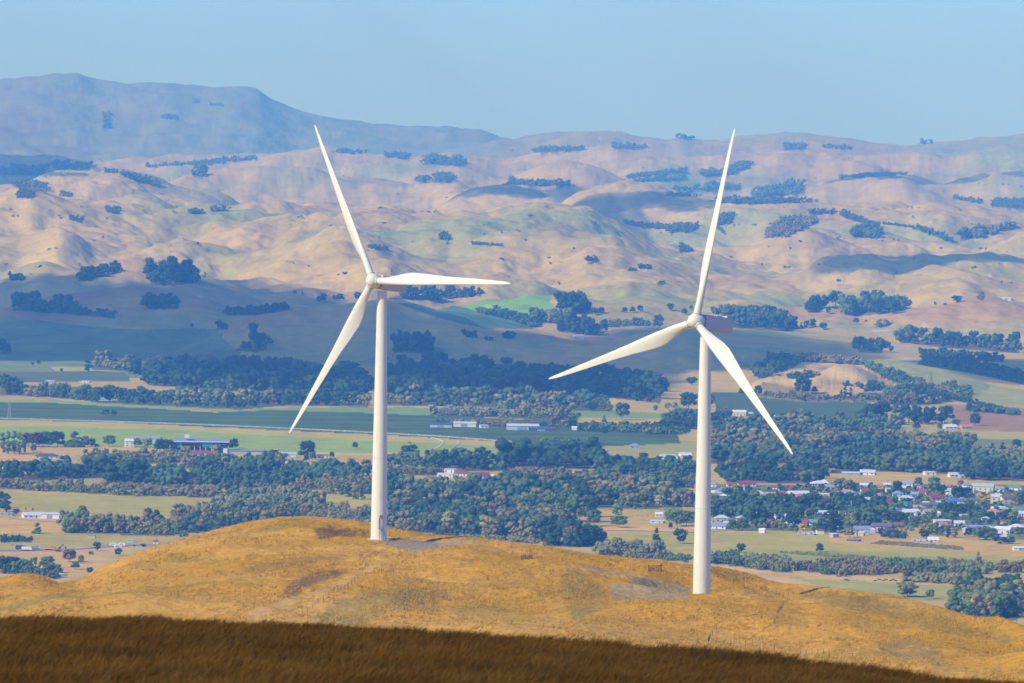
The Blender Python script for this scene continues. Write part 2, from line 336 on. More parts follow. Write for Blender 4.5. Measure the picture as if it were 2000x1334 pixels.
def col_attr_mat(name, fine, fine2, amt, bump=0.0, bscale=1.0):
    m = bpy.data.materials.new(name); m.use_nodes = True; t = m.node_tree; L = t.links.new; b = t.nodes['Principled BSDF']
    b.inputs['Roughness'].default_value = 1; b.inputs['Specular IOR Level'].default_value = 0
    a = t.nodes.new('ShaderNodeAttribute'); a.attribute_name = 'Col'; tc = t.nodes.new('ShaderNodeTexCoord')
    prev = None
    for sc, am in ((fine, amt), (fine2, amt * .8)):
        n = t.nodes.new('ShaderNodeTexNoise'); n.inputs['Scale'].default_value = sc; n.inputs['Detail'].default_value = 6; n.inputs['Roughness'].default_value = .65
        r = t.nodes.new('ShaderNodeMapRange'); r.inputs[1].default_value = .3; r.inputs[2].default_value = .7; r.inputs[3].default_value = 1 - am; r.inputs[4].default_value = 1 + am
        L(tc.outputs['Object'], n.inputs['Vector']); L(n.outputs[0], r.inputs[0])
        v = t.nodes.new('ShaderNodeVectorMath'); v.operation = 'SCALE'; L((a.outputs['Color'] if prev is None else prev), v.inputs[0]); L(r.outputs[0], v.inputs['Scale']); prev = v.outputs[0]
    L(prev, b.inputs['Base Color'])
    if bump:
        bn = t.nodes.new('ShaderNodeTexNoise'); bn.inputs['Scale'].default_value = bscale; bn.inputs['Detail'].default_value = 5
        bp = t.nodes.new('ShaderNodeBump'); bp.inputs['Distance'].default_value = bump; bp.inputs['Strength'].default_value = 1
        L(tc.outputs['Object'], bn.inputs['Vector']); L(bn.outputs[0], bp.inputs['Height']); L(bp.outputs[0], b.inputs['Normal'])
    return m
land_o = LAND.mesh('hills_and_valley_ground', [col_attr_mat('valley_ground', .02, .09, .14, 2.2, .03)], Cc)
tag(land_o, kind='structure')
g = np_mesh('ground', [(-29900, -29900, -12), (29900, -29900, -12), (29900, 59900, -12), (-29900, 59900, -12)], [(0, 1, 2, 3)], [mat('plain_ground', (.36, .29, .15), 1, .2, .001)])
tag(link(bpy.data.objects.new('ground', g)), kind='structure')

# --- the grassy hill that carries the two turbines
SKYL = [(-500,1190),(-150,1150),(-60,1140),(0,1130),(40,1121),(75,1125),(115,1140),(150,1137),(200,1110),(250,1088),(300,1068),(350,1053),(400,1040),(450,1030),(500,1023),(545,1017),(590,1015),(640,1018),(700,1025),(735,1034),(770,1042),(830,1050),(900,1055),(1000,1067),(1100,1079),(1200,1087),(1300,1094),(1400,1107),(1450,1120),(1500,1136),(1530,1141),(1600,1142),(1660,1147),(1720,1158),(1800,1178),(1860,1197),(1900,1207),(1950,1209),(2000,1222),(2150,1255),(2500,1330)]
COLS = {-500: [(1480,900),(1330,1040),(1250,1180),(1190,1420)],
 -150: [(1420,900),(1290,1050),(1215,1180),(1150,1440)],
 0: [(1420,900),(1290,1050),(1212,1180),(1188,1240),(1163,1340),(1130,1450)],
 150: [(1420,900),(1290,1050),(1212,1180),(1180,1240),(1155,1320),(1137,1430)],
 300: [(1420,900),(1290,1050),(1212,1180),(1150,1275),(1105,1370),(1068,1470)],
 500: [(1420,900),(1290,1050),(1218,1170),(1170,1240),(1110,1330),(1060,1410),(1023,1480)],
 600: [(1420,900),(1290,1050),(1222,1170),(1165,1245),(1110,1330),(1060,1400),(1045,1425),(1015,1490)],
 735: [(1420,900),(1290,1060),(1222,1170),(1140,1270),(1085,1365),(1058,1402),(1054,1425),(1034,1480)],
 880: [(1420,900),(1295,1060),(1228,1170),(1145,1270),(1092,1345),(1064,1395),(1055,1445)],
 1100: [(1430,900),(1310,1040),(1242,1150),(1175,1230),(1122,1300),(1095,1360),(1079,1430)],
 1250: [(1440,900),(1320,1030),(1255,1140),(1195,1210),(1158,1260),(1128,1330),(1090,1410)],
 1366: [(1440,900),(1330,1030),(1262,1130),(1205,1190),(1174,1240),(1166,1262),(1171,1290),(1168,1302),(1140,1345),(1103,1400)],
 1480: [(1450,900),(1340,1020),(1275,1110),(1210,1180),(1170,1240),(1162,1270),(1150,1320),(1130,1370)],
 1600: [(1460,880),(1350,1000),(1290,1080),(1225,1150),(1180,1220),(1142,1330)],
 1800: [(1480,860),(1370,980),(1310,1050),(1245,1120),(1178,1240)],
 2000: [(1500,840),(1400,950),(1340,1010),(1280,1070),(1222,1150)],
 2500: [(1600,800),(1480,900),(1400,960),(1330,1040)]}
az_h = np.radians(np.concatenate([np.linspace(-8, -5.35, 60, endpoint=False), np.linspace(-5.35, 5.35, 1100), np.linspace(5.35, 8, 61)[1:]]))
D_h = np.concatenate([np.linspace(640, 1040, 40, endpoint=False), np.linspace(1040, 1520, 300, endpoint=False), np.geomspace(1520, 3400, 60)])
cp = sorted(COLS); pxh = 1000 + F * np.tan(az_h)
def col_profile(c):
    pts = sorted([(d, y) for y, d in COLS[c]]); d = np.array([p[0] for p in pts], float); y = np.array([p[1] for p in pts], float)
    s = np.array([rays(c, yy)[1] for yy in y]); return d, s
ns = 200
tt = np.linspace(0, 1, ns)
profD = np.zeros((len(cp), 2)); profS = np.zeros((len(cp), ns))
for i, c in enumerate(cp):
    d, s = col_profile(c); profD[i] = d[0], d[-1]
    profS[i] = np.interp(d[0] + tt * (d[-1] - d[0]), d, s)
azs_, ss_, _ = curve(SKYL)
sky_s = np.interp(az_h, azs_, ss_)
Dn = np.interp(pxh, cp, profD[:, 0]); Ds = np.interp(pxh, cp, profD[:, 1])
ker = np.ones(25) / 25; Ds = np.convolve(np.pad(Ds, 12, 'edge'), ker, 'valid'); Dn = np.convolve(np.pad(Dn, 12, 'edge'), ker, 'valid')
A, DD = np.meshgrid(az_h, D_h, indexing='ij'); X, Y = DD * np.sin(A), DD * np.cos(A)
T = (DD - Dn[:, None]) / (Ds - Dn)[:, None]
S = np.zeros_like(T)
w0 = np.interp(pxh, cp, np.arange(len(cp))); i0 = np.clip(np.floor(w0).astype(int), 0, len(cp) - 2); fr = w0 - i0; fr = fr * fr * (3 - 2 * fr)
for a in range(len(az_h)):
    row = profS[i0[a]] * (1 - fr[a]) + profS[i0[a] + 1] * fr[a]
    row = row + (sky_s[a] - row[-1]) * tt ** 6
    S[a] = np.interp(T[a], tt, row)
S = np.where(T < 0, S[:, :1], S)
Zh = EYE + S * np.minimum(DD, Ds[:, None])
# smooth along distance
kz = np.ones(9) / 9
Zs = np.apply_along_axis(lambda r: np.convolve(np.pad(r, 4, 'edge'), kz, 'valid'), 1, Zh); Zh = np.where((T > .08) & (T < .97), Zs, Zh)
back = np.clip(DD - Ds[:, None], 0, None)
Zh = Zh + np.where(back > 0, sky_s[:, None] * back * 0 - .10 * back - .00045 * back ** 2 * (back < 420) - (back >= 420) * (.00045 * 420 ** 2 + .28 * (back - 420)), 0)
Zh = np.where(T < 0, Zh + (DD - Dn[:, None]) * -.02, Zh)
Zh = np.maximum(Zh, -6)
vis = sstep(1.06, .93, T)
Zh = Zh + vis * (fbm(X / 45, Y / 60, 61, 4, .5) * 1.3 + fbm((X + .7 * Y) / 60, (Y - .7 * X) / 150, 64, 3, .45) * 5.0 + fbm((X + Y * .5) / 11, (Y - X * .5) / 17, 62, 4, .6, ridged=True) * .55)
HPX, HPY = project(np.stack([X, Y, Zh], -1))
L_BASE = pt(735.5, 1055, 1415); R_BASE = pt(1366, 1168, 1300)
for B, r in ((L_BASE, 9), (R_BASE, 9)):                       # levelled ground round each tower
    q = np.hypot(X - B[0], Y - B[1]); k = sstep(r * 2.0, r, q); Zh = Zh * (1 - k) + (B[2]) * k
# the cut bank behind the left pad and the slip below it
HILL = Land(az_h, D_h, Zh)
HPX, HPY = project(np.stack([X, Y, Zh], -1))
h1 = fbm(X / 60, Y / 80, 91, 4)[..., None]; h2 = fbm(X / 6, Y / 12, 92, 4)[..., None]; h3 = fbm(X / 22, Y / 30, 93, 4)[..., None]
Hc = np.array((.60, .315, .040)) * (1 + .10 * h2)
Hc = Hc + (np.array((.64, .36, .075)) - Hc) * sstep(-.2, .5, h1 + .3 * h2)
Hc = Hc + (np.array((.36, .24, .04)) - Hc) * sstep(.12, .5, h3 + .35 * h2) * .75
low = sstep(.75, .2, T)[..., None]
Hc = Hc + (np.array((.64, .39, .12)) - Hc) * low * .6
Hc = Hc * (1 + .07 * fbm(X / 2.5, Y / 5, 94, 3)[..., None])
HPATCH = [
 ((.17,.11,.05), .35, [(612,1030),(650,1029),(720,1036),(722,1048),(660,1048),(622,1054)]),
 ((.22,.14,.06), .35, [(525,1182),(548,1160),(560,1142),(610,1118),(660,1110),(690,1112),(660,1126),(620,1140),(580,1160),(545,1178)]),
 ((.30,.19,.08), .3, [(450,1118),(520,1098),(600,1088),(740,1076),(750,1080),(660,1092),(560,1110),(470,1126)]),
 ((.20,.19,.06), .4, [(-100,1196),(0,1184),(80,1165),(150,1150),(165,1152),(90,1176),(20,1192),(-100,1206)]),
 ((.26,.22,.07), .3, [(600,1210),(660,1170),(760,1150),(900,1150),(880,1170),(760,1200),(700,1225)]),
 ((.24,.21,.07), .35, [(1090,1110),(1140,1115),(1185,1160),(1170,1195),(1120,1215),(1100,1160)]),
 ((.20,.12,.05), .4, [(1380,1104),(1420,1112),(1480,1132),(1460,1140),(1400,1128),(1378,1118)]),
 ((.26,.20,.06), .35, [(1560,1150),(1700,1165),(1850,1205),(1980,1240),(1980,1262),(1800,1225),(1640,1185),(1560,1165)]),
 ((.27,.20,.09), .4, [(1700,1260),(1780,1240),(1840,1270),(1860,1310),(1760,1290)]),
 ((.30,.17,.08), .2, [(1424,1154),(1470,1152),(1520,1168),(1515,1172),(1470,1162)]),
 ((.56,.36,.15), .2, [(470,1205),(500,1190),(560,1172),(650,1142),(720,1108),(760,1086),(775,1088),(740,1106),(680,1140),(580,1178),(520,1200),(500,1208)]),
 ((.37,.29,.17), .05, [(742,1057),(770,1053),(850,1054),(868,1060),(856,1071),(810,1077),(780,1072),(752,1062)]),
 ((.50,.36,.18), .05, [(850,1056),(930,1056),(930,1061),(860,1068)]),
 ((.47,.33,.14), .12, [(1186,1141),(1230,1140),(1238,1127),(1262,1127),(1330,1143),(1346,1150),(1346,1168),(1280,1172),(1200,1172),(1190,1160)]),
 ((.54,.35,.14), .12, [(1100,1104),(1150,1108),(1230,1120),(1262,1127),(1238,1130),(1150,1114),(1100,1108)]),
]
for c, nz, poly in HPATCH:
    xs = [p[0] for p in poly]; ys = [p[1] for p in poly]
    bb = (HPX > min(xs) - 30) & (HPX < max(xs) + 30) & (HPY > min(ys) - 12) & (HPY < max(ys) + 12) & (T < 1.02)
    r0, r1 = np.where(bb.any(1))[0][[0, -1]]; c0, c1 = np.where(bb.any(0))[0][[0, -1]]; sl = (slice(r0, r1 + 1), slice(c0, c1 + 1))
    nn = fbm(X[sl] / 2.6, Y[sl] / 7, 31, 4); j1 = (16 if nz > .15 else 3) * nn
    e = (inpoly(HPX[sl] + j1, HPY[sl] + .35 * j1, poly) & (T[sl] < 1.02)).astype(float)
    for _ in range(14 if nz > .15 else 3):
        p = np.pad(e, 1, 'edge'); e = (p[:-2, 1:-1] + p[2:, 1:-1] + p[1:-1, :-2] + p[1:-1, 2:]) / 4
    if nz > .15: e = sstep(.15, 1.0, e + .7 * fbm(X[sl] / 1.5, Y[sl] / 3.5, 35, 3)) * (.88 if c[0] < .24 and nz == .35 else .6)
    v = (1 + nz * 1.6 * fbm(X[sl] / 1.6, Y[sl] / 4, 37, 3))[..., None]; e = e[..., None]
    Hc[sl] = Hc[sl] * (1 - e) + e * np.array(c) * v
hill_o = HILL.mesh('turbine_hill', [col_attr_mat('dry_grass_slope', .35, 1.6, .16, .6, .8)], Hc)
tag(hill_o, kind='structure')
del Hc

# --- the near brow under cloud shade
FORE_L = [(-800,1208),(-100,1205),(0,1206),(300,1207),(600,1218),(800,1228),(1000,1243),(1300,1262),(1500,1275),(1640,1290),(1760,1303),(1850,1316),(2000,1322),(2100,1327),(2800,1350)]
az_f = np.radians(np.linspace(-14, 14, 500)); D_f = np.concatenate([np.linspace(6, 90, 30, endpoint=False), np.linspace(90, 190, 160, endpoint=False), np.geomspace(190, 900, 50)])
A, DD = np.meshgrid(az_f, D_f, indexing='ij'); X, Y = DD * np.sin(A), DD * np.cos(A)
fa, fs, _ = curve(shifted(FORE_L, 13)); s0 = np.interp(A, fa, fs)
dc = 150.0
k_ = -s0 - 5.2 / dc
Zf = EYE - 5.2 - k_ * DD - np.clip(DD - dc, 0, None) ** 1.5 * .02 - np.clip(DD - 320, 0, None) * .3
Zf = Zf + (fbm(X / 14, Y / 14, 101, 3) * .14 + fbm(X / 2.2, Y / 2.2, 102, 3) * .07) * sstep(8, 60, DD)
Zf = np.maximum(Zf, 120)
FORE = Land(az_f, D_f, Zf)
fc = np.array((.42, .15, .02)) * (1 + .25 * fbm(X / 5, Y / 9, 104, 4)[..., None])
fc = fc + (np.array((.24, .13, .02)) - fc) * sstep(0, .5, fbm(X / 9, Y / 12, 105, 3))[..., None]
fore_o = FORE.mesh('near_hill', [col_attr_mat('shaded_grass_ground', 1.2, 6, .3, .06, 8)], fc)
tag(fore_o, kind='structure')

# ---------------------------------------------------------------- haze over the valley and the clouds that shade it
hz = bpy.data.materials.new('blue_haze'); hz.use_nodes = True; t = hz.node_tree
for n in list(t.nodes):
    if n.type == 'BSDF_PRINCIPLED': t.nodes.remove(n)
pv = t.nodes.new('ShaderNodeVolumePrincipled'); pv.inputs['Color'].default_value = (.12, .42, 1, 1); pv.inputs['Density'].default_value = 7.0e-5
pv.inputs['Absorption Color'].default_value = (.84, .96, 1, 1); pv.inputs['Anisotropy'].default_value = 0.0
t.links.new(pv.outputs[0], t.nodes['Material Output'].inputs['Volume'])
hb = MB().box(-30000, 30000, -30000, 60000, -13, 1150).build('haze', hz); tag(hb, kind='stuff')
hz.cycles.homogeneous_volume = True if hasattr(hz.cycles, 'homogeneous_volume') else False

CLOUDS = [  # outlines of the shade on the ground, cloud height above the valley
 ([(-900,560),(-100,556),(0,545),(150,540),(240,545),(330,535),(420,541),(520,560),(600,569),(700,586),(780,600),(870,616),(950,630),(1010,642),(1080,654),(1140,656),(1200,642),(1330,632),(1450,636),(1600,656),(1740,684),(1740,696),(1600,706),(1460,722),(1330,738),(1305,775),(1180,779),(1000,775),(820,769),(640,766),(520,766),(420,760),(300,745),(280,705),(100,708),(-900,700)], 1500),
 ([(872,396),(905,372),(960,362),(1060,362),(1120,368),(1125,388),(1050,392),(950,390)], 1500),
 ([(1105,398),(1160,378),(1240,365),(1300,384),(1380,405),(1380,412),(1200,420),(1150,405)], 1500),
 ([(1570,520),(1650,500),(1700,492),(1850,492),(1960,505),(2100,508),(2100,530),(1900,525),(1700,535),(1600,540)], 1500),
 ([(1690,700),(1760,700),(1900,738),(1960,752),(2200,762),(2200,712),(1900,700)], 1500),
 ([(1615,354),(1680,346),(1740,340),(1800,353),(1900,347),(2100,338),(2100,350),(1850,362),(1700,358)], 1500),
 ([(0,300),(180,320),(170,342),(-200,345),(-300,300)], 1500),
]
cm = bpy.data.materials.new('thin_cloud'); cm.use_nodes = True; t = cm.node_tree; t.nodes.remove(t.nodes['Principled BSDF'])
d_ = t.nodes.new('ShaderNodeBsdfDiffuse'); d_.inputs[0].default_value = (.9, .9, .9, 1); x_ = t.nodes.new('ShaderNodeBsdfTransparent'); q_ = t.nodes.new('ShaderNodeMixShader'); q_.inputs[0].default_value = .33
t.links.new(d_.outputs[0], q_.inputs[1]); t.links.new(x_.outputs[0], q_.inputs[2]); t.links.new(q_.outputs[0], t.nodes['Material Output'].inputs[0])
def cloud(foot, alt, seed, thin=None):
    """closed lumpy body over a footprint (n,2) at height alt"""
    foot = np.array(foot); lo = foot.min(0); hi = foot.max(0); n = 70
    pad = .04 * (hi - lo); gx = np.linspace(lo[0] - pad[0], hi[0] + pad[0], n); gy = np.linspace(lo[1] - pad[1], hi[1] + pad[1], n)
    GX, GY = np.meshgrid(gx, gy, indexing='ij')
    s = max(hi - lo); wob = 120
    ins = inpoly(GX + wob * fbm(GX / 500, GY / 500, seed, 4), GY + wob * fbm(GX / 500, GY / 500, seed + 5, 4), [tuple(p) for p in foot])
    keep = ins[:-1, :-1] & ins[1:, :-1] & ins[:-1, 1:] & ins[1:, 1:]
    e = ins.astype(float)
    for _ in range(6):
        p = np.pad(e, 1); e = np.minimum(e, 1) * .2 + .8 * (p[:-2, 1:-1] + p[2:, 1:-1] + p[1:-1, :-2] + p[1:-1, 2:]) / 4 * ins
    th = np.clip(e, 0, 1) * min(s * .10, 70) * (1 + .5 * fbm(GX / 600, GY / 600, seed + 9, 4)) * ins + 1
    top = np.stack([GX, GY, alt + th], -1).reshape(-1, 3); bot = np.stack([GX, GY, alt - th * .15], -1).reshape(-1, 3)
    f = grid_faces(n, n).reshape(n - 1, n - 1, 4)[keep]
    me = np_mesh('cloud', np.concatenate([top, bot]), np.concatenate([f, f[:, ::-1] + n * n]), [cm])
    o = link(bpy.data.objects.new('cloud', me)); tag(o, kind='structure'); return o
for k, (poly, alt) in enumerate(CLOUDS):
    P = LAND.cast([p[0] for p in poly], [p[1] for p in poly]); P = P[~np.isnan(P[:, 0])]
    t_ = (alt - P[:, 2]) / SUN[2]; Q = P + SUN[None, :] * t_[:, None]
    cloud(Q[:, :2], alt, 200 + 20 * k)
q = SUN * ((1300 - 300) / SUN[2])                              # the cloud over the viewpoint shades the near brow
cloud([(q[0] + a, q[1] + b) for a, b in [(-500, -700), (500, -700), (460, 300), (300, 520), (-300, 560), (-520, 300)]], 1300, 900)
# ---------------------------------------------------------------- wind turbines
def paint_mat(name, col, rough=.45):
    """gel-coat white with faint vertical streaks of grime"""
    m = bpy.data.materials.new(name); m.use_nodes = True; t = m.node_tree; L = t.links.new; b = t.nodes['Principled BSDF']
    b.inputs['Roughness'].default_value = rough; b.inputs['Specular IOR Level'].default_value = .3
    tc = t.nodes.new('ShaderNodeTexCoord'); mp = t.nodes.new('ShaderNodeMapping'); mp.inputs['Scale'].default_value = (2.2, 2.2, .12)
    n = t.nodes.new('ShaderNodeTexNoise'); n.inputs['Scale'].default_value = 1.3; n.inputs['Detail'].default_value = 6
    r = t.nodes.new('ShaderNodeMapRange'); r.inputs[1].default_value = .55; r.inputs[2].default_value = .85
    x = t.nodes.new('ShaderNodeMix'); x.data_type = 'RGBA'; x.inputs[6].default_value = (*col, 1); x.inputs[7].default_value = (col[0] * .72, col[1] * .66, col[2] * .58, 1)
    L(tc.outputs['Object'], mp.inputs[0]); L(mp.outputs[0], n.inputs[0]); L(n.outputs[0], r.inputs[0]); L(r.outputs[0], x.inputs[0]); L(x.outputs[2], b.inputs['Base Color'])
    return m
WHITE = paint_mat('turbine_white', (.80, .79, .61)); NAC = paint_mat('nacelle_panel', (.60, .57, .52)); GREY = mat('galvanised_steel', (.42, .42, .42), .5, .1, 2, .4, .5)
DARK = mat('dark_seal', (.05, .04, .04), .6, .1, 3); CONC = mat('footing_concrete', (.55, .50, .42), .9, .12, .8); RED = mat('red_notice', (.6, .08, .05), .6, .05, 1)
HUBH = 65.0
def tower(parent, H, base_z):
    rings = []; n = 48
    for z, r in [(0, 2.12), (.25, 2.12), (.25, 2.05), (8, 1.98), (16, 1.87), (24, 1.76), (32, 1.65), (40, 1.54), (48, 1.42), (56, 1.30), (H - 2.1, 1.17)]:
        rings.append([(r * math.cos(2 * math.pi * i / n), r * math.sin(2 * math.pi * i / n), z) for i in range(n)])
    t = MB().loft(rings).build('tower', WHITE, parent, True, ang=40)
    for z in (20.4, 41.2):
        r = np.interp(z, [8, 56], [1.98, 1.30]) + .012
        MB().loft([[(r * math.cos(2 * math.pi * i / n), r * math.sin(2 * math.pi * i / n), z + q) for i in range(n)] for q in (-.06, .06)]).build('section_seam', NAC, t, True, ang=40)
    return t
def blade_rings(L=45.0, n=28):
    # span, chord, thickness ratio, twist (deg), pitch-axis position along the chord
    st = [(1.35, 1.75, 1.0, 26, .5), (2.6, 1.75, 1.0, 26, .5), (3.9, 1.9, .86, 26, .48), (5.5, 2.3, .66, 26, .43), (7.6, 2.85, .48, 26, .36), (9.8, 3.35, .36, 24.5, .30), (11.8, 3.5, .30, 22, .28),
          (14, 3.3, .26, 18.5, .28), (17, 2.9, .24, 14.5, .28), (20, 2.5, .22, 10.5, .28), (25, 2.0, .20, 8.3, .28), (30, 1.66, .19, 6.6, .28), (35, 1.33, .18, 5.3, .28), (39, 1.06, .18, 4.5, .29), (42, .82, .18, 4, .31), (43.8, .58, .18, 3.7, .36), (44.7, .34, .18, 3.6, .42), (45.0, .10, .18, 3.6, .48)]
    rings = []
    for z, c, tk, tw, ax in st:
        k = min(1, max(0, (1 - tk) / .6)); ring = []
        for i in range(n):
            a = 2 * math.pi * i / n; cx = .5 + .5 * math.cos(a)             # 1 = leading edge
            circ = .5 * math.sin(a)
            u = 1 - cx
            foil = (1 if a < math.pi else -1) * 5 * (.2969 * math.sqrt(u) - .126 * u - .3516 * u * u + .2843 * u ** 3 - .1015 * u ** 4) * .5 / .5
            y = (1 - k) * circ + k * foil
            X = (cx - (1 - ax)) * c; Yy = y * tk * c
            p = math.radians(tw); ring.append((X * math.cos(p) - Yy * math.sin(p), X * math.sin(p) + Yy * math.cos(p), z))
        rings.append(ring)
    return rings
BR = blade_rings()
def rounded_box(x0, x1, hw, z0, z1, r, taper=0.0, n=5):
    """box along x with rounded long edges, lofted"""
    rings = []
    for x, sc in [(x0, .93), (x0 + .25, 1), (x1 - .5, 1 - taper), (x1, .93 - taper)]:
        ring = []
        W = hw * sc; zc = (z0 + z1) / 2; hh = (z1 - z0) / 2 * sc
        for cy, cz, a0 in [(1, 1, 0), (-1, 1, 90), (-1, -1, 180), (1, -1, 270)]:
            for j in range(n + 1):
                a = math.radians(a0 + 90 * j / n); ring.append((x, cy * (W - r) + r * math.cos(a), zc + cz * (hh - r) + r * math.sin(a)))
        rings.append(ring)
    return MB().loft(rings)
def turbine(base, hubpx, psi, tau, th, cone, D, label, door):
    C = pt(hubpx[0], hubpx[1], D)                              # meeting point of the three blade axes
    n = np.array([-math.sin(psi) * math.cos(tau), -math.cos(psi) * math.cos(tau), math.sin(tau)])   # rotor axis, upwind
    r = np.array([math.cos(psi), -math.sin(psi), 0]); u = np.cross(n, r); u = u if u[2] > 0 else -u
    nh = np.array([n[0], n[1], 0]); nh /= np.linalg.norm(nh)
    T0 = C - n * 3.5; H = T0[2] - base[2]                       # tower axis stands 3.5 m behind the rotor
    root = empty('wind_turbine', (T0[0], T0[1], base[2])); tag(root, label, 'wind turbine', 'wind turbines on the hill')
    inv = np.array([T0[0], T0[1], base[2]])
    tower(root, H, 0)
    def place(o, origin, ax, ay, az):
        o.matrix_local = Matrix(((ax[0], ay[0], az[0], origin[0]), (ax[1], ay[1], az[1], origin[1]), (ax[2], ay[2], az[2], origin[2]), (0, 0, 0, 1)))
    # nacelle frame: x = downwind, y = side, z = up (tilted)
    dx = -n; dy = np.cross(u, dx)
    na = rounded_box(1.75, 11.2, 1.72, -1.72, 1.75, .42).build('nacelle', NAC, root, True, ang=35); place(na, C - inv, dx, dy, u)
    MB().loft([[(x, 1.25 * math.cos(a) , 1.25 * math.sin(a)) for a in [2 * math.pi * i / 24 for i in range(24)]] for x in (1.25, 1.76)]).build('shaft_seal', DARK, na, True, ang=40)
    hat = MB().box(6.6, 8.6, -.6, .6, 1.75, 1.98).build('roof_hatch', NAC, na, bevel=.05)
    cool = MB().box(9.2, 10.9, -1.3, 1.3, 1.75, 2.15).build('cooler', NAC, na, bevel=.06)
    rail = MB()
    for q in (2.6, 4.6, 6.4):
        for s in (-1.2, 1.2): rail.tube((q, s, 1.7), (q, s, 2.3), .035)
    for s in (-1.2, 1.2): rail.tube((2.6, s, 2.3), (6.4, s, 2.3), .035)
    rail.build('roof_rail', GREY, na)
    mast = MB().tube((7.7, .9, 1.7), (7.7, .9, 3.9), .06).tube((7.7, .9, 3.3), (8.3, .9, 3.3), .04).build('lightning_mast', DARK, na)
    va = MB().tube((5.6, -.8, 1.7), (5.6, -.8, 3.2), .05).tube((5.2, -.8, 3.1), (6.1, -.8, 3.1), .04).box(5.95, 6.35, -.82, -.78, 2.95, 3.3).build('wind_vane', GREY, na)
    sk = [[( -1.75 * 1 + x, rr * math.cos(a), rr * math.sin(a)) for a in [2 * math.pi * i / 40 for i in range(40)]] for x, rr in [(-.25, .05), (-.17, .5), (.05, .95), (.4, 1.32), (.95, 1.66), (1.6, 1.84), (2.4, 1.86), (2.98, 1.72)]]
    hub = MB().loft(sk).build('hub', WHITE, root, True, ang=50); place(hub, C - inv, dx, dy, u)
    for k in range(3):
        t = th + k * 2 * math.pi / 3
        a = math.cos(t) * u + math.sin(t) * r; lead = -math.sin(t) * u + math.cos(t) * r
        ac = a * math.cos(cone) + n * math.sin(cone); nn = np.cross(ac, lead); nn = nn if nn @ n > 0 else -nn
        b = MB().loft(BR).build('blade', WHITE, root, True, ang=60); place(b, C - inv, lead, nn, ac)
        cf = MB().loft([[(q * math.cos(v), q * math.sin(v), z) for v in [2 * math.pi * i / 32 for i in range(32)]] for z, q in ((1.0, 1.06), (1.9, 1.02), (1.9, .96), (2.02, .95))]).build('root_collar', WHITE, b, True, ang=40)
        MB().loft([[(q * math.cos(v), q * math.sin(v), z) for v in [2 * math.pi * i / 32 for i in range(32)]] for z, q in ((1.78, 1.055), (1.86, 1.05))]).build('root_seal', DARK, b, True, ang=40)
    f = MB().loft([[(q * math.cos(v), q * math.sin(v), z) for v in [2 * math.pi * i / 40 for i in range(40)]] for z, q in ((-.9, 2.9), (.06, 2.9), (.12, 2.7), (.12, 2.2))]).build('footing', CONC, root, True, ang=30)
    if door:
        az = math.radians(-74)                                   # direction of the door from the tower axis
        e = Vector((math.cos(az), math.sin(az), 0)); sdir = Vector((-math.sin(az), math.cos(az), 0))
        def fr(o): o.matrix_local = Matrix(((sdir.x, e.x, 0, 0), (sdir.y, e.y, 0, 0), (0, 0, 1, 0), (0, 0, 0, 1)))
        d = MB().box(-.48, .48, 2.02, 2.14, 3.0, 5.3).build('door', NAC, root, bevel=.04); fr(d)
        fm = MB().box(-.62, -.5, 2.0, 2.2, 2.9, 5.45).box(.5, .62, 2.0, 2.2, 2.9, 5.45).box(-.62, .62, 2.0, 2.2, 5.45, 5.58).build('door_frame', GREY, d)
        sg = MB().box(-.42, .42, 2.02, 2.08, 5.75, 6.15).build('notice', RED, root); fr(sg)
        st = MB().box(-.75, .75, 2.05, 3.3, 2.82, 2.9)
        for k in range(12): st.box(-.7, .7, 3.3 + .24 * k, 3.56 + .24 * k, 2.66 - .235 * k, 2.70 - .235 * k)
        for s in (-.72, .72): st.tube((s, 3.3, 2.8), (s, 6.2, .02), .07)
        for s in (-.7, .7): st.tube((s, 3.25, 0), (s, 3.25, 2.85), .06)
        so_ = st.build('staircase', GREY, root); fr(so_)
        hr = MB()
        for s in (-.74, .74):
            hr.tube((s, 2.2, 3.95), (s, 3.3, 3.95), .035).tube((s, 3.3, 3.95), (s, 6.2, 1.1), .035)
            for k in range(5): yy = 3.3 + .72 * k; hr.tube((s, yy, 2.85 - .98 * (yy - 3.3)), (s, yy, 3.95 - .98 * (yy - 3.3)), .03)
        hr.build('handrail', GREY, so_)
    return root
rd = math.radians
turbine(L_BASE, (728.8, 548.4), rd(39.1), rd(6.7), rd(-30.46), rd(1.56), 1415, 'white wind turbine with a door and steps at its foot, beside the grey gravel pad', True)
turbine(R_BASE, (1358.8, 627.1), rd(43.4), rd(6.7), rd(10.4), rd(2.4), 1300, 'white wind turbine at right with shaded nacelle, its foot hidden behind the grassy swell', False)

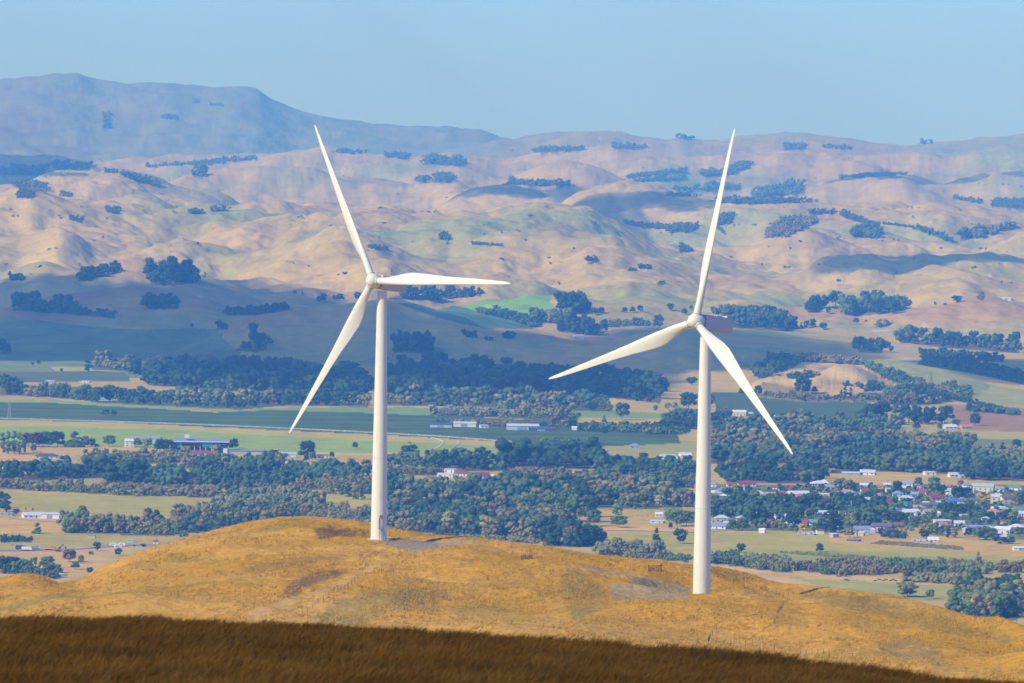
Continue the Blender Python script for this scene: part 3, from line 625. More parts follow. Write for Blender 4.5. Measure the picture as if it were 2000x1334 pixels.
# gate and post fences on the hill
WOOD = mat('weathered_post', (.16, .12, .08), .9, .2, 3); WIRE = mat('fence_wire', (.25, .24, .22), .5, .05, 1, .4, .6)
def fence(px, label, step, h=1.15, land=None, rad=.07, group='post and wire fences', name='fence', rails=0, pm=None, wm=None, wr=.006):
    land = land or HILL; P = []
    for x_, y_ in px:
        for k in range(12):
            q_ = land.hit(x_, y_ + 2 * k)
            if not np.isnan(q_[0]): P.append(q_); break
    P = np.array(P)
    seg = np.r_[0, np.cumsum(np.hypot(*np.diff(P[:, :2], axis=0).T))]; n = int(min(99, max(2, seg[-1] // step)))
    q = np.linspace(0, seg[-1], n + 1); x = np.interp(q, seg, P[:, 0]); y = np.interp(q, seg, P[:, 1]); z = land.xy(x, y)
    root = empty(name, (x[0], y[0], z[0])); tag(root, label, 'fence', group)
    for i in range(n + 1):
        o = (x[i] - x[0], y[i] - y[0], z[i] - z[0]); t = Vector((random.uniform(-.05, .05), random.uniform(-.05, .05), h * random.uniform(.92, 1.08)))
        MB().tube(Vector(o) - Vector((0, 0, .2)), Vector(o) + t, rad, rad * .9, 6).build('post', pm or WOOD, root)
    wb = MB()
    for hz_ in ((.35, .65, .95) if not rails else np.linspace(.45, .95, rails)):
        for i in range(n): wb.tube((x[i] - x[0], y[i] - y[0], z[i] - z[0] + hz_ * h), (x[i + 1] - x[0], y[i + 1] - y[0], z[i + 1] - z[0] + hz_ * h), wr, n=4)
    wb.build('rail' if rails else 'wire', wm or WIRE, root)
    return root
fence([(1541,1173),(1530,1182),(1521,1195),(1519,1205),(1512,1218)], 'post and wire fence running down from the corner post at right of the right turbine', 5.5, rad=.05)
fence([(1399,1232),(1392,1240),(1386,1250),(1383,1258)], 'short line of leaning fence posts low on the slope below the right turbine', 5, rad=.055)
fence([(772,1112),(745,1118),(700,1132),(655,1155),(620,1180),(590,1202)], 'long fence of wooden posts climbing the slope below the left turbine', 5.5, rad=.05)
fence([(1424,1138),(1450,1146),(1500,1157),(1530,1168)], 'fence with close stakes along the dip right of the right turbine', 2.5, rad=.05)
fence([(1300,1300),(1400,1262),(1440,1262),(1560,1276),(1620,1286)], 'low fence nearest the shaded brow, under the right turbine', 5.5, rad=.05)
fence([(1018,1094),(1040,1091),(1058,1092)], 'two or three lone fence posts between the turbines', 3.5)
fence([(840,1049),(890,1053),(950,1060),(1000,1064)], 'fence along the hill crest right of the left turbine', 6, rad=.06)
G0 = HILL.hit(1267, 1117); G1 = HILL.hit(1306, 1117)
gt = empty('gate', tuple(G0)); tag(gt, 'dark timber stock gate standing on the slope left of the right turbine', 'gate')
d = Vector(G1 - G0)
d.z = 0; d = d.normalized() * 5.0
for k, v in enumerate((Vector((0, 0, 0)), d)): MB().tube(v + Vector((0, 0, -.3)), v + Vector((0, 0, 1.7)), .13).build('post', WOOD, gt)
for k in range(5): MB().tube(Vector((0, 0, .25 + .28 * k)), d + Vector((0, 0, .25 + .28 * k)), .055).build('rail', WOOD, gt)
MB().tube(Vector((0, 0, .25)), d + Vector((0, 0, 1.37)), .05).build('brace', WOOD, gt)
# ---------------------------------------------------------------- trees and shrubs
def leaf_mat(name, spread=.35, hue=.25):
    """foliage tinted by the object's own colour, varied leaf clump by leaf clump"""
    m = bpy.data.materials.new(name); m.use_nodes = True; t = m.node_tree; L = t.links.new; b = t.nodes['Principled BSDF']
    b.inputs['Roughness'].default_value = .9; b.inputs['Specular IOR Level'].default_value = .1
    oi = t.nodes.new('ShaderNodeObjectInfo'); at = t.nodes.new('ShaderNodeAttribute'); at.attribute_name = 'tint'
    a1 = t.nodes.new('ShaderNodeMath'); a1.operation = 'MULTIPLY_ADD'; a1.inputs[1].default_value = spread; a1.inputs[2].default_value = 1
    v = t.nodes.new('ShaderNodeVectorMath'); v.operation = 'SCALE'
    L(at.outputs['Fac'], a1.inputs[0]); L(oi.outputs['Color'], v.inputs[0]); L(a1.outputs[0], v.inputs['Scale'])
    hs = t.nodes.new('ShaderNodeHueSaturation'); a2 = t.nodes.new('ShaderNodeMath'); a2.operation = 'MULTIPLY_ADD'; a2.inputs[1].default_value = .02; a2.inputs[2].default_value = .5
    L(at.outputs['Fac'], a2.inputs[0]); L(a2.outputs[0], hs.inputs['Hue']); L(v.outputs[0], hs.inputs['Color']); L(hs.outputs[0], b.inputs['Base Color'])
    return m
LEAF = leaf_mat('leaves'); BARK = mat('bark', (.16, .12, .09), .95, .25, 4)
ICO_V = None
def ico(sub):
    import bmesh
    bm = bmesh.new(); bmesh.ops.create_icosphere(bm, subdivisions=sub, radius=1)
    v = np.array([x.co[:] for x in bm.verts]); f = np.array([[q.index for q in x.verts] for x in bm.faces]); bm.free(); return v, f
ICO1, ICO2 = ico(1), ico(2)
def envelope(kind, rng):
    """a clump's centre and size inside a unit-high crown"""
    a = rng.uniform(0, 2 * math.pi)
    if kind == 'round': z = rng.uniform(.24, .9); R = .40 * math.sqrt(max(0, 1 - ((z - .52) / .44) ** 2)); s = rng.uniform(.09, .17)
    elif kind == 'wide': z = rng.uniform(.22, .84); R = .62 * math.sqrt(max(0, 1 - ((z - .46) / .46) ** 2)); s = rng.uniform(.10, .19)
    elif kind == 'cone': z = rng.uniform(.08, .93); R = .23 * (1 - z) + .02; s = .05 + .085 * (1 - z)
    elif kind == 'column': z = rng.uniform(.08, .92); R = .09 * math.sin(math.pi * min(.98, z + .05)) + .01; s = rng.uniform(.05, .09)
    elif kind == 'willow': z = rng.uniform(.06, .86); R = .50 * math.sqrt(max(0, 1 - ((z - .38) / .52) ** 2)); s = rng.uniform(.08, .15)
    else: z = rng.uniform(.12, .72); R = .70 * math.sqrt(max(0, 1 - ((z - .2) / .62) ** 2)); s = rng.uniform(.14, .26)
    r = R * math.sqrt(rng.uniform(.25, 1)); return np.array([r * math.cos(a), r * math.sin(a), z]), s
NCL = {'round': 26, 'wide': 34, 'cone': 30, 'column': 22, 'willow': 34, 'shrub': 14}
def crown_arrays(kind, seed, lite=False):
    rng = np.random.default_rng(seed); V = []; Fc = []; Tn = []; nv = 0
    n = NCL[kind] if not lite else max(6, NCL[kind] // (2 if lite == 2 else 4))
    bulge = [rng.uniform(0, 6.28), rng.uniform(.8, 1.2)]
    for c in range(n):
        p, s = envelope(kind, rng); s *= 1.0 if not lite else 1.35 if lite == 2 else 1.75
        p[:2] *= 1 + .18 * math.sin(math.atan2(p[1], p[0]) * 2 + bulge[0])
        iv, jf = ICO1
        v = iv * (1 + .30 * rng.standard_normal((len(iv), 1))) * s * np.array([1, 1, .82]); tone = rng.uniform(-.8, .8)
        V.append(v + p); Fc.append(jf + nv); Tn.append(np.full(len(v), tone) + .35 * rng.standard_normal(len(v))); nv += len(v)
        if lite != 1:                                             # loose leaf sprays round every clump
            m = 26 if not lite else 9; d = rng.standard_normal((m, 3)); d /= np.linalg.norm(d, axis=1)[:, None]; c0 = p + d * s * rng.uniform(.85, 1.35, (m, 1)) * np.array([1, 1, .85])
            u = rng.standard_normal((m, 3)); u /= np.linalg.norm(u, axis=1)[:, None]; w_ = np.cross(u, d); q = s * rng.uniform(.22, .42, (m, 1))
            V.append(np.concatenate([c0 + u * q, c0 - u * q * .6 + w_ * q * .8, c0 - u * q * .6 - w_ * q * .8])); k = np.arange(m)
            Fc.append(np.stack([k, k + m, k + 2 * m], 1) + nv); Tn.append(np.tile(tone + .7 * rng.standard_normal(m), 3)); nv += 3 * m
    V = np.concatenate(V); V[:, 2] = np.maximum(V[:, 2], .0)
    return V, np.concatenate(Fc), np.clip(np.concatenate(Tn), -1.6, 1.8)
def trunk_mb(kind, seed):
    rng = random.Random(seed); b = MB(); h = {'round': .5, 'wide': .45, 'cone': .9, 'column': .85, 'willow': .4, 'shrub': .2}[kind]; r = .022 if kind != 'wide' else .034
    pts = [Vector((0, 0, -.04))]; 
    for k in range(1, 5): pts.append(Vector((rng.uniform(-.012, .012), rng.uniform(-.012, .012), h * k / 4)))
    for k in range(4): b.tube(pts[k], pts[k + 1], r * (1 - .2 * k), r * (1 - .2 * (k + 1)), 7)
    if kind in ('round', 'wide', 'willow'):
        for k in range(6):
            a = rng.uniform(0, 6.28); z0 = h * rng.uniform(.35, .95); R = rng.uniform(.18, .34) * (1.3 if kind == 'wide' else 1); m = Vector((R * .5 * math.cos(a), R * .5 * math.sin(a), z0 + .12)); e = Vector((R * math.cos(a), R * math.sin(a), z0 + .30))
            b.tube((0, 0, z0), m, r * .5, r * .35, 5).tube(m, e, r * .35, r * .12, 5)
    return b
PROTO = {}
for kn in NCL:
    PROTO[kn] = []
    for q in range(3 if kn in ('round', 'willow') else 2):
        V, Fc, Tn = crown_arrays(kn, 1000 + 17 * q + len(kn)); me = np_mesh('crown', V, Fc, [LEAF], False, {'tint': ('FLOAT', Tn)})
        tb = trunk_mb(kn, 5 + q); tm = bpy.data.meshes.new('trunk'); tm.from_pydata(tb.v, [], tb.f); tm.materials.append(BARK)
        PROTO[kn].append((me, tm))
LITE = {kn: [crown_arrays(kn, 300 + 7 * q + len(kn), 1) for q in range(4)] for kn in NCL}
LITE2 = {kn: [crown_arrays(kn, 400 + 7 * q + len(kn), 2) for q in range(6)] for kn in NCL}
PAL = {'bush': ((.10, .145, .085), 'dark green'), 'dark': ((.045, .092, .032), 'dark green'), 'green': ((.12, .185, .045), 'green'), 'olive': ((.24, .24, .065), 'olive'), 'brown': ((.25, .20, .065), 'brownish'),  # bush: dark tree green, with the lightening of distant haze put into the colour
       'light': ((.19, .26, .07), 'light green'), 'yellow': ((.62, .40, .03), 'yellow'), 'purple': ((.10, .055, .06), 'dark plum-coloured'), 'blue': ((.085, .15, .065), 'blue-green'),
       'pale': ((.27, .28, .15), 'pale green'), 'orange': ((.45, .22, .05), 'orange'), 'gold': ((.34, .29, .06), 'golden green')}
WORD = {'round': ('broadleaf_tree', 'broadleaf tree', 'tree'), 'wide': ('spreading_tree', 'wide spreading tree', 'tree'), 'cone': ('conifer_tree', 'pointed conifer', 'tree'),
        'column': ('poplar_tree', 'tall narrow tree', 'tree'), 'willow': ('willow_tree', 'bushy willow', 'tree'), 'shrub': ('shrub', 'low shrub', 'shrub')}
ORD = ['first', 'second', 'third', 'fourth', 'fifth', 'sixth', 'seventh', 'eighth', 'ninth', 'tenth', 'eleventh', 'twelfth', 'thirteenth', 'fourteenth', 'fifteenth', 'sixteenth', 'seventeenth', 'eighteenth', 'nineteenth', 'twentieth']
def tree_at(P, H, W, kind, pal, label, group, parts):
    k = random.randrange(len(PROTO[kind])); cm_, tm = PROTO[kind][k]
    root = empty(WORD[kind][0], tuple(P), random.uniform(0, 6.28)); root.scale = (W, W, H); tag(root, label, WORD[kind][2], group)
    c = PAL[pal][0]; j = random.uniform(.82, 1.2); col = (c[0] * j * random.uniform(.92, 1.1), c[1] * j, c[2] * j, 1)
    o = bpy.data.objects.new('crown', cm_); o.color = col; link(o, root)
    if kind != 'shrub': link(bpy.data.objects.new('trunk', tm), root)
    return root
def trees(where, items, group=None, single=None):
    """items: (px, py of the foot, height in photo pixels, kind, colour[, width factor]); one label each, counted from the left"""
    items = sorted(items, key=lambda t: t[0]); P = LAND.cast([t[0] for t in items], [t[1] for t in items]); n = len(items)
    for i, t in enumerate(items):
        if np.isnan(P[i, 0]): continue
        D = math.hypot(P[i, 0], P[i, 1]); H = t[2] * D / F; W = H * (t[5] if len(t) > 5 else random.uniform(.92, 1.12))
        wd = PAL[t[4]][1] + ' ' + WORD[t[3]][1]
        lab = f'{wd} {where}' if n == 1 else f'{wd} {where}, ' + ('leftmost' if i == 0 else 'rightmost' if i == n - 1 else ORD[i] + ' from left' if i < 20 else f'{i + 1}th from left')
        tree_at(P[i], H, W, t[3], t[4], lab, group or ('trees ' + where if n > 1 else None), True)
def row(x0, y0, x1, y1, n, h, kinds, pals, jit=3, wv=None):
    o = []
    for i in range(n):
        u = (i + .5) / n; o.append((x0 + (x1 - x0) * u + random.uniform(-1, 1) * (x1 - x0) / n * .3, y0 + (y1 - y0) * u + random.uniform(-jit, jit) * .5, h * random.uniform(.78, 1.15), random.choice(kinds), random.choice(pals)) + ((wv,) if wv else ()))
    return o
def wood(name, label, poly, h, kinds, pals, dens=1.0, land=None, aspect=.9, seed=0, full=False):
    """a wood that reads as one mass: many crowns merged into one object"""
    rng = np.random.default_rng(seed + int(poly[0][0]) + int(poly[0][1]) * 7)
    xs = [p[0] for p in poly]; ys = [p[1] for p in poly]; dx = .55 * h * aspect; dy = max(1.0, .20 * h)
    gx, gy = np.meshgrid(np.arange(min(xs), max(xs) + dx, dx), np.arange(min(ys), max(ys) + dy, dy)); gx = gx + rng.uniform(-.5, .5, gx.shape) * dx; gy = gy + rng.uniform(-.5, .5, gy.shape) * dy
    jj = fbm(gx / (h * 2.2), gy / (h * .9), int(poly[0][0]) + seed, 2) * h * (1.1 if h < 16 else .4)
    k = inpoly(gx + jj, gy + jj * .3, poly) & (rng.random(gx.shape) < dens); gx = gx[k]; gy = gy[k]
    if dens < .05: kk = fbm(gx / 45, gy / 16, seed, 3) > .36; gx = gx[kk]; gy = gy[kk]
    if len(gx) < 3:
        gx = np.array([np.mean(xs) + rng.uniform(-2, 2) for _ in range(3)]); gy = np.full(3, np.mean(ys))
    m_ = (PX > min(xs) - 2) & (PX < max(xs) + 2) & (PY > min(ys) - 2) & (PY < max(ys) + 2)
    idx = np.where(m_); ins = inpoly(PX[idx], PY[idx], poly); idx = tuple(i[ins] for i in idx)
    if h > 7 and dens > .7: Cc[idx] = Cc[idx] * .25 + np.array((.07, .075, .04)) * .75   # ground among the trees darkened towards olive-brown
    P = LAND.cast(gx, gy); P = P[~np.isnan(P[:, 0])]; V = []; Fc = []; Tn = []; nv = 0; C = []
    medD = np.median(np.hypot(P[:, 0], P[:, 1])); P = P[np.abs(np.hypot(P[:, 0], P[:, 1]) - medD) < .14 * medD]
    for p in P:
        D = math.hypot(p[0], p[1]); H = h * D / F * rng.choice((.55, .75, .9, 1.0, 1.1, 1.3)) * rng.uniform(.9, 1.1); W = H * rng.uniform(.85, 1.25) * aspect
        u_ = float(vnoise(p[0] / 110, p[1] / 260, seed)) * .75 + .5; sel = lambda L_, r: L_[int(np.clip(u_ + rng.normal(0, r), 0, .999) * len(L_))]
        kd = sel(kinds, .25); v, f, t = LITE2[kd][rng.integers(6)] if h >= 13 else LITE[kd][rng.integers(4)]; a = rng.uniform(0, 6.28); ca, sa = math.cos(a), math.sin(a)
        x = (v[:, 0] * ca - v[:, 1] * sa) * W + p[0]; y = (v[:, 0] * sa + v[:, 1] * ca) * W + p[1]
        V.append(np.stack([x, y, v[:, 2] * H + p[2] - .3], 1)); Fc.append(f + nv); nv += len(v)
        Tn.append(t * .32 + rng.uniform(-.55, .55)); C.append(np.tile(np.array(PAL[sel(pals, .10)][0]) , (len(v), 1)))
    V = np.concatenate(V); C = np.concatenate(C)
    me = np_mesh(name, V, np.concatenate(Fc), [WOODM], False, {'tint': ('FLOAT', np.concatenate(Tn)), 'Col': ('FLOAT_COLOR', np.concatenate([C, np.ones((len(C), 1))], 1))})
    o = link(bpy.data.objects.new(name, me)); tag(o, label, None, None, 'stuff'); return len(P)
def wood_mat():
    m = LEAF.copy(); m.name = 'woodland_leaves'; t = m.node_tree; oi = [n for n in t.nodes if n.type == 'OBJECT_INFO'][0]
    a = t.nodes.new('ShaderNodeAttribute'); a.attribute_name = 'Col'
    for l in list(oi.outputs['Color'].links): t.links.new(a.outputs['Color'], l.to_socket)
    t.nodes.remove(oi); return m
WOODM = wood_mat()
W_ = wood
R_, WI, WL, CO, SH, CL = 'round', 'wide', 'willow', 'cone', 'shrub', 'column'
D_, G_, O_, B_ = 'dark', 'green', 'olive', 'brown'
# -- far plantations and bush gullies on the hills
for k, (poly, h, pals) in enumerate([
 ([(0,332),(175,338),(170,344),(0,343)], 16, (D_,)), ([(100,322),(178,326),(176,334),(110,332)], 10, (D_,)), ([(236,338),(270,346),(320,362),(300,363),(262,352),(235,342)], 9, (D_,)), ([(203,334),(228,334),(228,338),(203,338)], 9, (D_,)),
 ([(376,340),(402,338),(404,345),(380,345)], 20, (D_,)), ([(285,326),(500,308),(500,314),(420,322),(285,328)], 7, (D_,)), ([(20,352),(70,358),(98,372),(60,376),(25,364)], 9, (D_, G_)), ([(40,372),(68,378),(66,388),(30,388)], 8, (D_,)),
 ([(118,376),(140,380),(140,386),(118,384)], 6, (D_,)), ([(206,408),(235,410),(232,418),(210,416)], 9, (D_,)), ([(372,414),(402,414),(402,419),(372,419)], 9, (D_,)), ([(412,410),(438,408),(438,413),(414,414)], 9, (D_,)), ([(138,424),(165,428),(160,436),(140,430)], 8, (D_,)),
 ([(152,552),(180,545),(232,534),(232,528),(190,530),(158,542)], 20, (D_,)), ([(296,556),(340,558),(377,554),(376,546),(335,536),(298,530),(294,540)], 30, (D_,)), ([(340,556),(377,554),(377,548),(345,546)], 26, (D_,)),
 ([(286,604),(350,604),(348,598),(300,594)], 26, (D_,)), ([(20,606),(140,614),(144,606),(130,598),(40,596)], 26, (D_,)), ([(142,616),(225,622),(220,614),(142,610)], 14, (D_, G_)), ([(445,616),(500,616),(565,606),(562,600),(500,606),(446,610)], 12, (D_,)),
 ([(20,542),(46,544),(46,548),(20,548)], 10, (D_,)), ([(460,686),(500,688),(522,682),(520,670),(470,672)], 34, (D_,)), ([(768,688),(850,690),(848,680),(775,676)], 30, (D_,)),
 ([(424,640),(446,640),(446,644),(424,644)], 12, (D_,)), ([(980,660),(1005,662),(1004,658),(982,656)], 12, (D_,)), ([(910,658),(925,660),(925,657),(911,655)], 10, (D_,)), ([(948,664),(962,665),(962,663),(950,662)], 8, (D_,)),
 ([(1300,374),(1445,372),(1450,366),(1380,360),(1372,368)], 9, (D_,)), ([(1374,348),(1438,342),(1465,326),(1460,318),(1440,330),(1372,342)], 10, (D_,)), ([(1378,376),(1402,378),(1402,368),(1380,362)], 12, (D_,)), ([(1300,384),(1375,384),(1375,378),(1300,380)], 6, (D_,)),
 ([(1470,388),(1572,378),(1575,364),(1560,360),(1520,370),(1472,378)], 12, (D_,)), ([(1400,396),(1466,400),(1600,394),(1600,388),(1530,388),(1466,392),(1400,386)], 9, (D_,)), ([(1490,466),(1540,462),(1598,436),(1596,424),(1540,426),(1508,444)], 9, (D_, B_)),
 ([(1576,418),(1630,420),(1630,412),(1578,412)], 7, (D_,)), ([(1638,420),(1660,430),(1696,438),(1694,432),(1664,422),(1640,412)], 8, (D_,)), ([(1666,464),(1715,466),(1722,452),(1700,442),(1668,450)], 13, (D_, G_)), ([(1784,448),(1820,460),(1862,476),(1860,470),(1822,454),(1786,444)], 9, (D_,)),
 ([(1876,470),(1900,466),(1980,446),(1982,442),(1940,446),(1876,456)], 12, (D_, O_)), ([(1722,438),(1784,446),(1784,443),(1722,435)], 4, (D_,)), ([(1862,390),(1922,400),(1922,394),(1862,386)], 7, (D_,)), ([(1936,404),(2030,412),(2030,396),(1940,392)], 8, (D_,)),
 ([(1400,442),(1430,436),(1432,420),(1412,418),(1398,430)], 8, (D_,)), ([(1300,452),(1345,456),(1366,444),(1362,440),(1300,444)], 8, (D_,)), ([(1396,446),(1418,460),(1415,454),(1400,440)], 6, (D_,)), ([(1216,438),(1250,446),(1340,452),(1348,442),(1250,440),(1218,432)], 7, (D_,)),
 ([(980,360),(1100,366),(1120,360),(1000,354)], 9, (D_,)), ([(842,356),(872,358),(895,352),(886,342),(852,344)], 9, (D_, G_)), ([(815,356),(834,358),(836,350),(818,350)], 12, (D_,)), ([(824,320),(905,326),(915,316),(840,308)], 12, (D_,)), ([(750,308),(800,312),(800,304),(752,302)], 8, (D_,)),
 ([(650,300),(715,302),(720,294),(660,294)], 7, (D_,)), ([(1040,298),(1140,296),(1140,290),(1050,292)], 8, (D_,)), ([(1196,290),(1262,292),(1262,286),(1200,285)], 8, (D_,)), ([(1225,350),(1340,338),(1345,330),(1225,344)], 6, (D_,)), ([(1230,358),(1340,352),(1340,347),(1232,352)], 6, (D_,)),
 ([(1530,294),(1572,292),(1570,284),(1532,286)], 8, (D_,)), ([(1605,290),(1628,290),(1628,286),(1606,286)], 6, (D_,)), ([(1632,292),(1660,294),(1660,288),(1634,287)], 7, (D_,)), ([(1765,281),(1820,281),(1820,278),(1766,278)], 8, (D_,)), ([(1322,272),(1355,274),(1355,270),(1324,269)], 8, (D_,)), ([(1640,350),(1770,342),(1770,338),(1700,340),(1640,346)], 5, (D_,)),
 ([(200,222),(218,225),(215,250),(204,252),(205,235)], 8, (D_,)), ([(316,234),(347,234),(347,228),(318,227)], 6, (D_,)), ([(376,200),(390,202),(388,198),(378,197)], 5, (D_,)), ([(410,206),(436,208),(434,204),(412,203)], 4, (D_,)),
 ([(855,468),(875,470),(878,462),(862,460)], 10, (D_,)), ([(920,478),(985,482),(980,478),(922,474)], 4, (D_,)), ([(720,486),(756,490),(756,484),(722,482)], 6, (D_,)), ([(1144,512),(1168,514),(1164,508),(1146,506)], 7, (D_,)), ([(1248,526),(1274,526),(1274,522),(1250,521)], 8, (D_,)), ([(1228,530),(1242,530),(1242,527),(1229,526)], 5, (D_,)),
 ([(1326,494),(1350,494),(1346,484),(1328,482)], 10, (D_,)), ([(1284,556),(1300,556),(1300,552),(1286,552)], 6, (D_,)), ([(1910,586),(1918,588),(1918,572),(1912,572)], 6, (B_,)),
 ([(760,584),(860,588),(862,582),(800,578),(762,580)], 24, (D_, G_)), ([(868,584),(940,578),(940,574),(872,578)], 18, (D_, G_)), ([(930,610),(1000,626),(1040,640),(1060,636),(1030,622),(960,606)], 10, (D_, G_)), ([(1030,628),(1110,634),(1120,622),(1060,616)], 20, (D_, G_, O_)),
 ([(1090,648),(1170,656),(1185,648),(1150,636),(1095,638)], 24, (D_,)), ([(1090,612),(1148,614),(1146,604),(1092,604)], 28, (D_,)), ([(1168,640),(1270,636),(1270,630),(1180,628)], 9, (B_, G_, D_)),
 ([(1390,612),(1540,622),(1530,612),(1420,604)], 12, (D_, G_)), ([(1424,640),(1540,648),(1560,642),(1550,634),(1426,624)], 26, (D_, 'blue')), ([(1450,632),(1545,642),(1545,630),(1450,622)], 16, ('blue', D_)),
 ([(1650,616),(1700,616),(1762,608),(1766,600),(1700,596),(1652,600)], 26, (D_, G_)), ([(1576,610),(1602,610),(1602,600),(1578,600)], 22, (D_,)), ([(1756,668),(1850,680),(1990,690),(1992,680),(1900,672),(1758,660)], 26, (D_, G_)), ([(1798,696),(1870,702),(1962,708),(1960,702),(1870,694),(1800,690)], 12, (D_,)),
 ([(1676,688),(1722,690),(1722,684),(1682,680)], 22, (D_,)), ([(1500,702),(1560,706),(1700,714),(1700,708),(1560,698),(1500,696)], 10, (D_, B_)), ([(1480,740),(1540,722),(1560,712),(1540,702),(1500,708),(1470,726)], 14, (D_, G_)),
 ([(1690,712),(1740,726),(1800,748),(1830,760),(1800,764),(1740,744),(1696,722)], 10, ('blue', G_)), ([(1720,790),(1800,792),(1860,784),(1850,764),(1780,758),(1740,768)], 16, (G_, D_, B_)), ([(1830,776),(1890,780),(1900,768),(1850,756)], 13, (G_, O_)),
 ([(1790,712),(1900,730),(2030,758),(2030,740),(1900,708),(1800,700)], 10, (D_,)), ([(1880,802),(1990,812),(1990,806),(1890,796)], 10, (D_, G_)), ([(1850,780),(1990,808),(1990,804),(1860,776)], 6, (D_,)),
 ([(0,690),(16,692),(16,684),(0,682)], 22, (D_,)), ([(0,772),(48,772),(46,756),(0,756)], 22, (D_,)), ([(50,774),(120,776),(140,772),(130,762),(60,764)], 14, (G_, D_, B_)),
 ]):
    W_('plantation' if len(poly) > 4 else 'bush_patch', None, poly, h * 1.0, (R_, WI) if h > 9 else (R_,), tuple('bush' if q == D_ and poly[0][1] < 500 else q for q in pals), .9, aspect=.95 if h < 12 else .8, seed=k)
